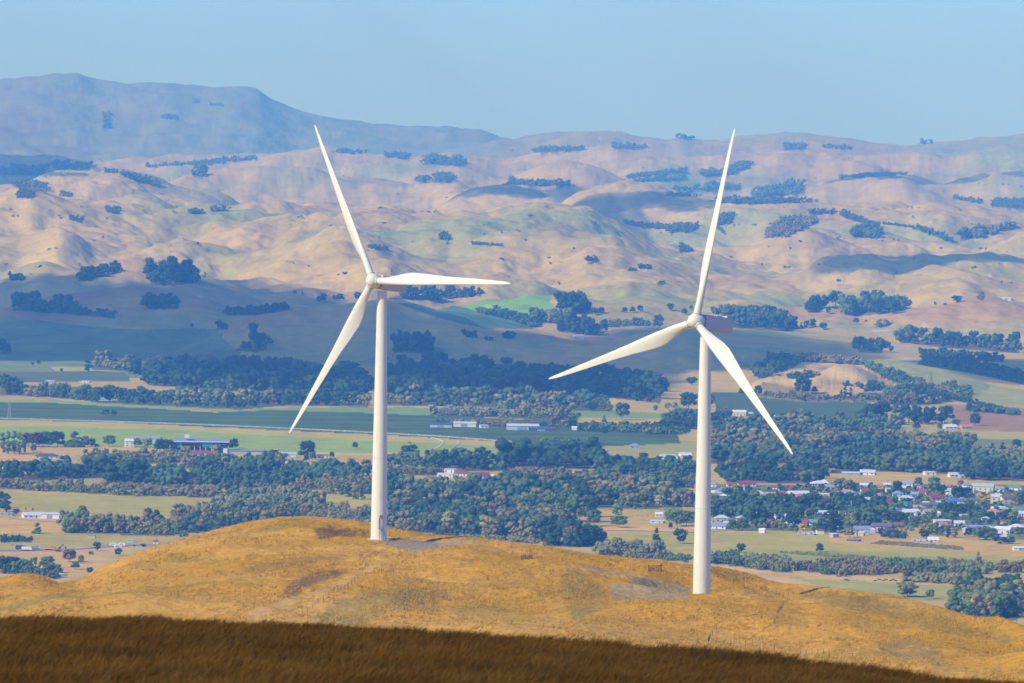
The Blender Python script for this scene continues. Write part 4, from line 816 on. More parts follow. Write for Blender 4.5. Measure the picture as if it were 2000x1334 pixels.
# -- the long belts of the valley, each one mass
for k, (poly, h, kinds, pals, dn) in enumerate([
 ([(290,752),(420,762),(560,768),(720,772),(720,760),(700,735),(600,728),(480,720),(330,722),(285,738)], 26, (R_, WI), (D_, D_, 'blue'), 1), ([(750,775),(900,770),(1050,768),(1180,776),(1290,788),(1292,765),(1250,748),(1130,745),(1000,735),(900,722),(750,722)], 30, (R_, WI), (D_, D_, D_, 'blue'), 1),
 ([(178,786),(400,797),(470,800),(560,792),(720,795),(720,786),(520,780),(300,776),(180,776)], 22, (R_,), (G_, D_, 'blue', O_), 1), ([(60,772),(180,784),(180,772),(100,764)], 18, (R_, WL), (G_, D_), 1), ([(750,792),(950,795),(1000,800),(1190,803),(1200,792),(1000,782),(750,782)], 26, (R_, WL), (G_, 'blue', O_, D_), 1),
 ([(180,722),(272,726),(272,718),(182,712)], 24, (R_,), (G_, O_, D_), .8), ([(280,712),(420,714),(420,708),(290,704)], 14, (WL,), (O_, B_, 'pale'), .8), ([(840,812),(990,816),(990,808),(842,804)], 16, (WL,), (B_, 'pale'), 1), ([(1000,818),(1130,822),(1130,812),(1000,806)], 18, (WL, R_), (B_, G_, O_), .8),
 ([(850,828),(1070,836),(1070,832),(850,824)], 9, (R_,), (D_, B_), 1), ([(1130,842),(1330,850),(1350,842),(1330,834),(1130,832)], 12, (R_,), (D_, G_, B_), 1), ([(1300,838),(1420,842),(1420,820),(1300,818)], 20, (R_, WI), (D_, 'blue'), 1),
 ([(1060,862),(1150,866),(1150,860),(1060,858)], 7, (SH,), (G_,), 1), ([(1385,850),(1440,848),(1560,850),(1680,846),(1760,846),(1750,832),(1650,826),(1500,828),(1400,832)], 20, (R_, WL), (G_, 'blue', O_, G_), 1),
 ([(1385,880),(1500,884),(1600,880),(1740,884),(1850,888),(1900,880),(1880,862),(1760,858),(1600,862),(1400,858)], 22, (R_, WL, WI), (G_, O_, B_, D_, 'blue'), 1), ([(1385,905),(1520,920),(1620,925),(1700,920),(1880,926),(1890,900),(1700,895),(1540,890),(1385,888)], 26, (R_, WI), (D_, 'blue', G_), 1),
 ([(1420,942),(1600,945),(1610,930),(1520,926),(1400,922)], 22, (R_, WI), (G_, D_, B_), 1), ([(1870,935),(2000,940),(2000,915),(1900,905)], 26, (R_, WI), (D_, 'blue', G_), 1), ([(1900,905),(2030,915),(2030,890),(1920,888)], 18, (WL, R_), (O_, B_, G_), 1),
 ([(0,940),(205,934),(205,922),(0,926)], 30, (R_, WI), (D_, 'blue'), 1), ([(210,948),(330,952),(560,955),(570,938),(500,925),(215,928)], 32, (R_, WI, CO), (D_, 'blue', 'blue'), 1), ([(165,905),(360,905),(370,890),(170,892)], 15, (R_, WL), (O_, G_), .9),
 ([(360,915),(560,920),(560,900),(370,900)], 16, (R_, WL), (G_, O_, D_), .9), ([(560,945),(720,950),(720,920),(560,918)], 24, (R_, WI), (G_, D_, 'blue'), 1), ([(600,955),(722,965),(722,945),(560,950)], 18, (WL,), (O_, B_, G_), 1),
 ([(750,915),(900,920),(1000,920),(1000,905),(900,900),(750,905)], 22, (R_, WI), (D_, G_, B_), 1), ([(750,925),(850,930),(870,922),(750,912)], 14, (R_,), (G_, O_), 1), ([(750,985),(900,1000),(1100,1000),(1160,980),(1150,960),(1000,950),(900,955),(760,945)], 26, (R_, WI, WL), (G_, 'blue', D_, O_, G_), 1),
 ([(1000,918),(1150,916),(1160,905),(1150,895),(1000,895),(990,905)], 38, (WI,), (D_,), 1.2), ([(1160,930),(1355,935),(1355,912),(1160,905)], 22, (R_, WI), (D_, 'blue', D_), 1), ([(1000,940),(1250,950),(1355,955),(1355,938),(1150,930),(1000,930)], 16, (R_,), (D_, G_, B_), 1),
 ([(750,1030),(900,1050),(1050,1055),(1130,1030),(1100,1005),(900,1000),(750,1000)], 27, (R_, WL, WI), (G_, O_, B_, 'blue', D_), 1), ([(1120,990),(1250,995),(1355,990),(1355,965),(1150,960)], 28, (WL, R_), (G_, O_, B_, D_), 1), ([(1385,1010),(1480,1015),(1600,1010),(1720,1010),(1760,1000),(1700,985),(1500,985),(1385,980)], 22, (R_, WI), (G_, D_, 'blue'), .7),
 ([(1060,1068),(1160,1070),(1168,1050),(1060,1040)], 30, (WI, R_), (D_, G_, B_), 1), ([(600,1015),(720,1020),(720,1000),(620,985)], 14, (WL,), (B_, O_), .5), ([(430,1000),(610,1005),(640,985),(600,965),(430,965)], 20, (WL, SH), (B_, O_, G_, 'pale'), 1),
 ([(320,1048),(430,1035),(600,1015),(610,1000),(440,990),(340,1005)], 20, (WL, R_), (O_, G_, B_, 'blue'), 1), ([(125,1040),(325,1048),(330,1030),(125,1022)], 24, (WL,), (O_, B_, G_), 1), ([(0,955),(110,960),(250,968),(430,972),(430,960),(250,955),(120,950),(0,948)], 14, (SH, WL), (B_, O_, G_), .8),
 ([(1385,1100),(1530,1118),(1560,1115),(1540,1095),(1400,1085)], 14, (SH, WL), (B_, O_, G_), 1), ([(1540,1112),(1640,1125),(1800,1118),(1930,1122),(1940,1108),(1800,1102),(1600,1100)], 14, (WL, SH), (B_, G_, O_), 1), ([(1950,1118),(2060,1120),(2060,1108),(1950,1106)], 14, (WL,), (B_, G_), 1),
 ([(1760,1135),(1880,1142),(1920,1130),(1800,1122)], 12, (SH,), (B_, O_), 1), ([(1850,1195),(1930,1212),(1990,1210),(1990,1150),(1900,1150),(1860,1175)], 26, (WL, WI), (G_, O_, D_), 1), ([(1160,1090),(1290,1092),(1290,1075),(1170,1070)], 18, (WL, SH), (O_, B_, G_), 1),
 ([(1290,1093),(1345,1098),(1345,1088),(1300,1085)], 9, (SH,), (B_, G_), 1), ([(900,1052),(1050,1062),(1060,1050),(900,1042)], 9, (SH,), (O_, B_), .9), ([(1700,1062),(1880,1075),(1880,1068),(1720,1056)], 3, (SH,), (B_, O_), .8), ([(1520,1080),(1740,1098),(1900,1106),(1900,1102),(1740,1090),(1560,1078)], 4, (SH,), (G_, O_), .6),
 ([(0,1120),(60,1125),(110,1130),(120,1118),(40,1108),(0,1110)], 20, (R_, WL), (D_, G_), .8), ([(130,960),(270,966),(270,955),(130,950)], 5, (SH,), (O_, G_), .5), ([(0,1060),(62,1058),(62,1052),(0,1052)], 8, (R_,), (D_,), 1),
 ([(1720,1050),(1770,1052),(1770,1042),(1720,1038)], 10, (R_,), (D_, G_), 1), ([(1520,965),(1740,965),(1740,950),(1520,950)], 9, (R_,), (G_, D_), .3), ([(1740,1010),(1990,1030),(1990,990),(1860,980),(1800,1010)], 10, (R_,), (G_, D_, O_), .22), ([(1400,1000),(1720,1035),(1720,985),(1400,960)], 10, (R_,), (G_, D_, O_), .2),
 ([(1490,776),(1560,782),(1640,784),(1740,786),(1745,778),(1640,778),(1560,774),(1500,770)], 9, (R_, WL), (D_, B_, G_), .6), ([(1540,742),(1600,738),(1600,730),(1545,728)], 8, (SH,), (B_, D_), .5), ([(1640,752),(1700,762),(1740,760),(1700,748)], 9, (SH,), (B_, D_, G_), .5)]):
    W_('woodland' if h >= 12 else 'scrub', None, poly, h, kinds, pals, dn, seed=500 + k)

for k, (y0, y1, h, d_) in enumerate([(455, 505, 5, .035), (505, 560, 5.5, .03), (400, 455, 4, .03), (345, 400, 3.2, .025), (290, 345, 2.6, .02)]):
    W_('hillside_bushes', None, [(-60, y0), (2060, y0), (2060, y1), (1100, y1), (600, y1 - 6), (-60, y1 - 20)], h, (R_, SH), ('bush', 'bush', O_), d_, seed=820 + k)
W_('garden_trees', None, [(1390,960),(1600,955),(2060,952),(2060,1045),(1860,1040),(1720,1036),(1560,1030),(1390,1030)], 7.5, (R_, SH, WL), (G_, D_, O_, 'light', B_), .20, seed=77)
a_ = land_o.data.attributes['Col']; a_.data.foreach_set('color', np.concatenate([Cc.reshape(-1, 3), np.ones((Cc.size // 3, 1))], 1).astype(np.float32).ravel())
# ---------------------------------------------------------------- single trees one can tell apart
trees('at the far left', [(6,884,42,CL,G_,1.1),(16,887,46,CL,G_,1.2),(28,886,46,CL,G_,1.2),(38,888,45,CL,G_,1.2),(47,884,32,CL,G_,1.2)])
trees('by the blue-roofed house', [(56,872,28,R_,'purple'),(70,873,30,R_,'purple'),(84,873,30,R_,G_),(96,873,30,R_,D_),(112,873,31,R_,D_),(66,883,16,R_,G_)])
trees('in the dry paddock left of the white shed', [(146,873,31,CO,G_,2.1),(165,873,22,R_,G_),(180,873,17,R_,D_),(190,873,7,SH,D_)])
trees('standing alone with a round crown left of the white shed', [(213,872,23,R_,G_,1.15)])
trees('between the white shed and the grandstand', [(268,873,18,R_,G_,1.3),(288,874,18,R_,O_,1.3),(312,884,28,R_,D_),(328,884,26,R_,D_),(340,884,20,R_,D_)])
trees('around the racecourse grandstand', [(384,882,26,R_,'purple'),(420,885,16,R_,'gold',1.0),(436,878,18,R_,D_),(447,878,20,R_,D_),(458,876,20,R_,D_),(404,884,14,R_,G_)])
trees('beside the pale stables', [(518,896,16,R_,D_),(535,895,18,R_,D_),(600,895,34,R_,D_,1.1),(611,898,16,R_,G_),(598,902,14,R_,D_),(648,894,12,R_,D_),(693,876,13,R_,D_)])
trees('right of the left tower near the racecourse bend', [(790,886,16,R_,D_,1.3),(805,886,18,R_,D_,1.2),(815,890,12,R_,G_),(835,892,14,R_,D_),(890,896,20,R_,'purple'),(905,896,20,R_,'purple'),(940,898,20,R_,B_),(928,902,24,CO,D_,1.2),(962,902,18,CO,D_,1.4),(975,885,18,R_,'pale',.8),(985,888,12,R_,'pale')])
trees('with autumn colour below the left racecourse', [(826,904,8,R_,'orange',1.6),(955,948,12,R_,'orange'),(790,925,12,CO,'gold',1.8),(833,1010,24,R_,'orange'),(958,968,12,R_,'gold'),(1022,972,14,R_,'yellow',1.3),(1042,968,16,R_,'gold')])
trees('in the willows right of the left tower', [(770,1000,26,WL,B_),(785,1035,24,WL,O_),(800,1038,30,WL,O_),(880,1044,46,R_,O_),(915,1045,34,R_,B_),(945,1035,30,R_,O_),(870,985,36,WL,G_),(905,980,34,CO,D_,2.0),(925,970,26,R_,'blue'),(850,975,34,R_,'blue'),(820,980,34,R_,'blue'),(976,968,24,R_,'blue',.9),(990,1010,34,R_,'blue',1.1),(1010,1000,30,R_,'light',1.2),(960,1050,40,R_,B_,1.2),(1000,1030,40,R_,B_),(1040,1005,38,R_,'blue')])
trees('below the left tower on its left side', [(700,975,30,WL,O_),(675,970,26,WL,G_),(650,965,24,WL,O_),(690,1015,12,R_,B_),(712,1018,24,R_,G_),(668,1018,14,WL,B_)])
trees('in the centre above the hill brow', [(1068,1062,34,R_,D_),(1090,1064,40,WI,D_),(1112,1066,38,R_,B_),(1135,1064,44,WI,D_),(1155,1064,40,R_,D_),(1075,1030,26,R_,'blue'),(1098,1020,20,WI,D_),(1150,1010,44,R_,'blue'),(1132,1020,52,R_,G_),(1160,1028,34,R_,G_)])
trees('twin-lobed in the paddock left of the right tower', [(1205,1010,24,R_,'light',1.1),(1208,1030,24,R_,G_,1.5)])
trees('beside the paddock left of the right tower', [(1308,1022,28,R_,'light',.9),(1322,1028,34,R_,G_),(1340,1028,32,R_,G_),(1352,1026,28,R_,'light'),(1328,1062,30,R_,D_,.95),(1282,1055,26,CO,D_,1.1),(1284,1085,30,R_,'pale',1.2),(1262,1084,22,R_,'pale',1.3),(1242,1078,20,R_,G_,1.4),(1205,1080,18,WL,B_,1.4),(1180,1078,14,WL,B_),(1310,1032,12,R_,D_)])
trees('tall in the grove above the paddock', [(1150,982,30,WL,O_,.9),(1175,985,36,WL,G_,.9),(1195,985,38,WL,G_,.9),(1215,985,36,WL,G_,1),(1235,990,24,WL,B_,1.2),(1262,990,30,R_,G_,1.2),(1290,995,28,R_,'pale'),(1310,985,30,WL,B_),(1330,980,26,R_,G_),(1245,980,22,WL,B_)])
trees('alone in the yellow paddocks at right', [(1600,1078,17,R_,D_,1.2),(1448,1079,18,R_,D_,1.2),(1911,1094,17,CO,B_,1.3),(1522,1092,8,SH,G_)])
trees('before the brown field at upper right', [(1903,831,25,R_,D_,1.1),(1684,827,26,R_,D_),(1704,827,42,WI,D_,.9),(1722,827,44,R_,D_),(1750,829,42,CO,'blue',1.6),(1775,825,38,WI,D_),(1800,828,36,WI,D_),(1828,826,34,WI,D_),(1850,822,30,R_,D_),(1790,840,18,R_,'purple'),(1866,834,16,R_,G_),(1835,839,12,R_,G_)])
trees('under the golden knoll', [(1566,772,42,R_,D_,1.0),(1590,768,14,R_,D_),(1548,776,16,R_,B_),(1480,772,20,R_,D_),(1643,778,18,CL,D_,1.3),(1651,778,24,CL,D_,1.3),(1661,778,22,CL,D_,1.3),(1700,770,22,R_,D_),(1450,770,12,R_,D_,1.6),(1352,752,16,R_,D_,1.6),(1345,800,36,R_,D_,1.0),(1384,795,26,R_,D_)])
trees('in the grey crop margin by the pale sheds', [(1417,808,14,R_,B_),(1527,822,16,R_,D_),(1552,820,18,R_,'purple',1.1),(1566,822,12,R_,G_),(1510,826,12,R_,G_)])
trees('with plum leaves in the belt below the crop', [(1670,856,10,R_,'purple',1.6),(1650,856,9,R_,'purple',2.0),(1745,850,14,R_,'purple',1.5),(1722,850,9,R_,'purple'),(1575,862,12,R_,'purple',1.3),(1625,860,9,R_,'purple',1.6)])
trees('above the township gardens', [(1683,895,22,WI,D_,1.4),(1650,912,44,R_,'blue',1.0),(1626,915,36,R_,G_),(1592,918,34,R_,D_),(1570,908,26,R_,'blue'),(1675,914,14,R_,'gold',1.6),(1625,924,10,R_,'pale',2.2),(1570,920,14,R_,'pale'),(1530,930,26,R_,B_,1.2),(1488,928,20,WL,'light',1.2),(1450,925,30,R_,B_,1.1),(1425,925,26,R_,B_),(1470,926,22,R_,'light')])
trees('at the far right behind the township', [(1928,930,40,WI,D_,1.1),(1950,932,38,WI,D_),(1978,934,28,R_,D_),(1985,878,20,R_,D_,1.2),(1958,878,15,CO,D_,1.6),(1938,878,14,CO,D_,1.5),(1888,892,34,R_,'blue',1.0),(1860,885,40,R_,'blue'),(1908,895,28,WL,O_,1.2),(1830,915,30,R_,G_),(1800,918,26,R_,B_),(1770,915,26,R_,G_),(1745,915,28,R_,D_)])
trees('glowing yellow among the township houses', [(1344,978,11,R_,'yellow',1.5),(1522,1030,13,R_,'yellow',1.1),(1568,1036,13,R_,'yellow',1.6),(1723,960,13,R_,'yellow',1.4),(1921,982,17,WI,'yellow',1.6),(1876,950,13,R_,'orange'),(1828,1018,8,R_,'gold'),(1982,1012,16,R_,'gold'),(1815,1042,22,WI,'gold',1.3)])
trees('in the upper township gardens', [(1420,972,22,R_,'light',1.3),(1440,970,24,R_,'light',1.2),(1460,965,18,R_,G_),(1395,990,26,R_,G_),(1415,1000,30,R_,G_),(1445,995,28,R_,G_),(1505,990,26,R_,D_),(1480,965,12,R_,G_),(1590,985,22,R_,'purple',1.3),(1575,985,18,R_,G_),(1640,960,26,R_,G_),(1655,965,28,R_,B_),(1665,962,22,R_,G_),(1693,975,18,R_,G_)])
trees('in the middle township gardens', [(1700,972,16,R_,G_),(1712,968,14,R_,G_),(1752,965,26,R_,D_,1.0),(1788,968,20,CO,D_,1.0),(1794,950,18,R_,G_),(1825,965,34,R_,G_,1.0),(1840,968,22,R_,D_),(1870,975,28,R_,D_,1.1),(1885,975,24,R_,D_),(1615,1000,26,R_,'purple',1.2),(1685,1000,26,R_,D_,1.3),(1705,1002,24,R_,D_),(1990,985,24,R_,G_,1.2)])
trees('tall and dark at the township edge', [(1612,1040,42,CL,D_,1.6),(1622,1041,50,CL,D_,1.7),(1632,1040,46,CL,D_,1.6),(1640,1038,34,CL,D_,1.6),(1605,1038,26,R_,D_)])
trees('along the lower township edge', [(1430,1036,22,R_,G_,1.2),(1450,1036,26,R_,G_,1.2),(1478,1030,46,R_,D_,1.1),(1500,1030,34,R_,B_),(1548,1030,30,R_,D_),(1530,1036,16,R_,'light',1.4),(1545,1038,12,R_,G_),(1555,1040,10,R_,G_),(1660,1050,20,R_,B_,1.1),(1510,1034,16,R_,'gold',.8),(1590,1040,14,R_,B_,1.4)])
trees('in the lower township gardens', [(1680,1025,34,R_,G_,1.1),(1700,1028,38,R_,G_,1.2),(1720,1022,36,R_,'light',1.0),(1735,1020,24,R_,G_),(1760,1022,24,R_,D_,1.4),(1790,1030,22,R_,G_,1.3),(1808,1032,20,R_,G_,1.3),(1805,1052,18,R_,D_,1.3),(1830,1045,26,WI,G_,1.0),(1852,1050,24,CL,D_,1.8),(1866,1050,22,CL,B_,1.8),(1890,1048,18,R_,D_),(1925,1054,26,WI,G_,1.3),(1955,1062,14,WI,D_,2),(1975,1062,16,R_,G_),(1990,1048,20,R_,G_)])
trees('amid the right-hand township', [(1850,1008,28,R_,D_,1.2),(1870,1010,28,WI,D_,1.0),(1890,1008,26,R_,D_),(1838,1000,18,R_,D_),(1862,1020,22,R_,G_),(1910,1020,20,R_,G_),(1930,1018,18,R_,D_,1.3),(1945,1000,12,R_,G_),(1905,960,14,R_,D_),(1920,958,10,R_,G_)])
trees('at left above the pale farm sheds', [(4,992,34,CO,D_,1.4),(12,1000,38,CL,D_,1.9),(32,1006,13,R_,'purple',1.1),(50,995,5,CO,D_,1.2),(64,997,5,R_,D_)])
trees('along the brown shelterbelt by the paddock', [(160,1010,24,R_,O_,1.2),(296,1024,32,WI,D_,.9),(312,1028,22,R_,D_),(210,1040,30,WL,D_,.9),(385,1020,24,R_,'blue'),(465,1005,30,R_,'blue',1.0),(425,1005,20,CO,'blue',1.2),(500,1018,18,R_,'blue'),(360,1052,16,R_,'light',1.3)])
trees('in the paddock at lower left', [(73,1042,22,CO,G_,1.8),(189,1076,18,R_,D_,1.0),(231,1085,14,R_,D_,1.2),(280,1068,7,SH,D_,1.2),(262,1067,4,SH,D_),(178,1083,7,SH,D_)])
trees('in the scrub behind the small left knoll', [(10,1116,30,R_,D_,1.2),(28,1112,26,R_,D_),(68,1100,12,R_,G_),(92,1110,24,R_,G_,1.3),(135,1098,26,R_,B_,1.3),(148,1112,16,R_,G_,1.2),(158,1100,16,R_,B_),(175,1120,12,R_,D_,1.3),(100,1130,14,R_,G_,1.6),(45,1126,10,SH,G_)])
trees('below the right end of the hill', [(1773,1166,30,R_,O_,1.7),(1816,1170,20,R_,O_,1.1),(1895,1190,34,R_,O_,1.5),(1925,1205,48,WI,O_,1.0),(1955,1205,50,WI,G_,1.0),(1980,1185,46,CO,D_,1.4),(1912,1135,28,CO,'blue',1.2),(1900,1142,30,CO,'blue',1.2),(1775,1132,17,R_,'purple',1.3),(1870,1140,18,R_,B_,1.2)])
trees('in the pine clump on the sunlit spur', [(1104,608,40,WI,D_,.9),(1122,608,42,WI,D_,.9),(1116,598,24,R_,D_)])
trees('dotting the sunlit slope above the right blade', [(1163,614,10,R_,D_),(1175,612,13,R_,D_),(1220,611,11,R_,D_,1.3),(1236,611,13,R_,D_),(1250,609,13,R_,D_),(1309,607,15,R_,D_,1.0),(1285,642,28,R_,'pale',.9),(1336,614,12,R_,D_,1.3),(1350,604,8,R_,D_)])
trees('on the pale foothill at right', [(1868,591,14,R_,D_,1.7),(1672,632,12,R_,D_,1.3),(1725,638,16,WI,O_,1.7),(1691,628,4,SH,D_),(1845,596,5,SH,D_),(1826,595,6,R_,D_),(1575,640,14,R_,D_),(1588,640,18,R_,D_),(1565,640,12,CO,D_),(1608,644,14,R_,D_,1.3)])
trees('in the homestead grove on the right foothills', [(1590,604,28,WI,D_,.9),(1602,600,26,WI,D_),(1632,598,32,WI,D_,.9),(1580,610,22,R_,D_),(1664,614,30,R_,D_),(1690,610,30,R_,D_,1.2),(1715,610,28,R_,D_,1.2),(1738,608,26,R_,D_),(1758,607,28,R_,D_),(1618,612,12,R_,D_)])
trees('along the dark ridge behind the left tower', [(622,590,12,R_,D_),(632,590,18,R_,D_,.9),(652,586,10,R_,D_),(665,587,14,R_,D_,1.5),(700,586,16,R_,D_,1.2),(590,575,8,CO,D_,1.2),(575,574,8,R_,B_)])
trees('in the teal paddock at far left', [(2,690,30,R_,D_),(14,692,16,R_,D_),(64,714,7,R_,D_),(75,712,9,R_,D_),(120,726,7,R_,D_),(172,726,26,CL,D_,2.2),(205,812,14,R_,G_,1.7),(222,812,12,R_,D_),(265,738,36,R_,D_,.9),(375,640,9,R_,D_),(436,643,13,R_,D_,1.2)])
trees('beside the orchard packing sheds', [(1083,838,26,R_,B_,1.0),(1106,838,20,R_,B_),(1118,838,26,R_,D_,.8),(1052,800,12,R_,'gold'),(1215,820,36,R_,'blue',.9),(1180,824,14,CO,G_,1.2),(1182,846,14,CO,D_,1.3),(1304,800,14,R_,'pale',1.1),(1318,800,16,R_,'pale',1.0),(1280,803,12,R_,G_),(1130,815,9,R_,D_,1.4)])
# ---------------------------------------------------------------- houses, sheds and the racecourse
RC = {'grey': (.34, .36, .40), 'pale': (.62, .66, .68), 'white': (.78, .78, .74), 'red': (.38, .09, .07), 'crimson': (.34, .05, .09), 'blue': (.05, .22, .55), 'navy': (.10, .12, .20), 'green': (.14, .36, .20), 'teal': (.04, .26, .26),
      'purple': (.20, .15, .20), 'brown': (.22, .13, .10), 'salmon': (.62, .25, .18), 'tan': (.48, .36, .27), 'mint': (.45, .60, .48), 'orange': (.60, .30, .12), 'bluegrey': (.30, .36, .48)}
WC = {'white': (.80, .79, .74), 'cream': (.74, .68, .48), 'grey': (.45, .46, .47), 'peach': (.68, .45, .30), 'brown': (.28, .18, .13), 'paleblue': (.55, .64, .72), 'dark': (.10, .10, .12), 'tan': (.55, .44, .30), 'red': (.5, .10, .08), 'mint': (.5, .62, .55)}
GLASS = mat('window_glass', (.06, .08, .11), .15, .1, 1, .5); TRIM = mat('window_frame_paint', (.8, .79, .75), .6, .05, 1)
RNAME = {'grey': 'grey', 'pale': 'pale grey', 'white': 'white', 'bluegrey': 'blue-grey', 'mint': 'pale green', 'purple': 'dark purple-grey', 'navy': 'dark blue'}
seen_names = []
def house(px, py, wpx, wall, roof, kind='gable', where='', h=None, yaw=0.0, depth=None, name=None, land=None):
    """kind: gable, hip, shed (long, no garden), flat, tall (two storeys), tank"""
    P = LAND.hit(px, py); D = math.hypot(P[0], P[1]); w = wpx * D / F
    storeys = 2 if kind == 'tall' else 1
    hh = h * D / F if h else {'gable': 2.8, 'hip': 2.8, 'shed': 3.6, 'flat': 3.0, 'tall': 5.6}[kind]
    dp = depth * D / F if depth else min(w * .75, 11.0) if kind != 'shed' else min(w * .5, 16)
    nm = name or {'gable': 'house', 'hip': 'house', 'tall': 'large_house', 'shed': 'shed', 'flat': 'flat_roofed_building'}[kind]
    root = empty(nm, (P[0], P[1] + dp * .5, P[2]), yaw)
    wm = mat('wall_' + wall, WC[wall], .8, .06, .5); rm = mat('roof_' + roof, RC[roof], .55, .10, .6, .3)
    a, b = w / 2, dp / 2
    bd = MB().box(-a, a, -b, b, -1.5, hh)
    rh = min(b * .62, 2.4) if kind != 'shed' else b * .28
    o = .55 if w > 6 else .25
    if kind in ('gable', 'shed', 'tall'):
        bd.add([(-a, -b, hh), (-a, b, hh), (-a, 0, hh + rh * .97), (a, -b, hh), (a, b, hh), (a, 0, hh + rh * .97)], [(0, 2, 1), (3, 4, 5)])
        bd.build('wall', wm, root)
        t = .16; e = rh * o / b
        MB().add([(-a - o, -b - o, hh - e), (a + o, -b - o, hh - e), (a + o, 0, hh + rh), (-a - o, 0, hh + rh), (-a - o, b + o, hh - e), (a + o, b + o, hh - e),
                  (-a - o, -b - o, hh - e + t), (a + o, -b - o, hh - e + t), (a + o, 0, hh + rh + t), (-a - o, 0, hh + rh + t), (-a - o, b + o, hh - e + t), (a + o, b + o, hh - e + t)],
                 [(6, 7, 8, 9), (9, 8, 11, 10), (0, 3, 2, 1), (3, 4, 5, 2), (0, 1, 7, 6), (5, 4, 10, 11), (0, 6, 9, 3), (3, 9, 10, 4), (1, 2, 8, 7), (2, 5, 11, 8)]).build('roof', rm, root)
    elif kind == 'hip':
        bd.build('wall', wm, root); r = max(a - b, .2)
        MB().add([(-a - o, -b - o, hh), (a + o, -b - o, hh), (a + o, b + o, hh), (-a - o, b + o, hh), (-r, 0, hh + rh + .3), (r, 0, hh + rh + .3), (-a - o, -b - o, hh + .15), (a + o, -b - o, hh + .15), (a + o, b + o, hh + .15), (-a - o, b + o, hh + .15)],
                 [(0, 3, 2, 1), (6, 7, 5, 4), (8, 9, 4, 5), (9, 6, 4), (7, 8, 5), (0, 1, 7, 6), (1, 2, 8, 7), (2, 3, 9, 8), (3, 0, 6, 9)]).build('roof', rm, root)
    else:
        bd.build('wall', wm, root)
        MB().add([(-a - .4, -b - .4, hh), (a + .4, -b - .4, hh), (a + .4, b + .4, hh + .5), (-a - .4, b + .4, hh + .5), (-a - .4, -b - .4, hh + .22), (a + .4, -b - .4, hh + .22), (a + .4, b + .4, hh + .72), (-a - .4, b + .4, hh + .72)],
                 [(0, 3, 2, 1), (4, 5, 6, 7), (0, 1, 5, 4), (1, 2, 6, 5), (2, 3, 7, 6), (3, 0, 4, 7)]).build('roof', rm, root)
    if kind in ('gable', 'hip', 'tall', 'flat') and w > 6:
        n = max(2, min(5, int(w // 4)))
        for s in range(storeys):
            for i in range(n):
                x = -a + w * (i + .5) / n; z0 = .9 + 2.7 * s; ww = .75
                if s == 0 and i == n // 2:
                    MB().box(x - .45, x + .45, -b - .05, -b + .02, .1, 2.1).build('door', mat('wall_dark', WC['dark'], .8, .06, .5), root); continue
                f = MB().box(x - ww - .1, x + ww + .1, -b - .06, -b + .02, z0 - .1, z0 + 1.3).build('window', TRIM, root)
                MB().box(x - ww, x + ww, -b - .09, -b - .05, z0, z0 + 1.2).build('pane', GLASS, f)
    elif kind == 'shed' and w > 9:
        MB().box(-a * .35, a * .25, -b - .06, -b + .03, 0, hh * .82).build('door', mat('roof_bluegrey', RC['bluegrey'], .55, .10, .6, .3), root)
    if kind in ('gable', 'hip', 'tall') and random.random() < .6:
        MB().box(a * .3, a * .3 + .8, .2, 1.0, hh + rh * .4, hh + rh + 1.0).build('chimney', mat('brick_red', (.35, .12, .08), .9, .2, 2), root)
    seen_names.append((root, px, py, f"{ {'white':'white','cream':'cream','grey':'grey','peach':'peach','brown':'brown','paleblue':'pale blue','dark':'dark','tan':'tan','red':'red','mint':'pale green'}[wall]}-walled {nm.replace('_', ' ')} with {RNAME.get(roof, roof)} roof", where, {'house': 'house', 'large_house': 'house', 'shed': 'shed', 'flat_roofed_building': 'building'}.get(nm, 'building')))
    return root
W1 = 'in the right-hand township'; W2 = 'just right of the right tower'; W3 = 'in the valley centre'; W4 = 'near the racecourse at left'; W5 = 'on the farm at lower left'; W6 = 'by the orchard'; W7 = 'along the lower edge of the township'
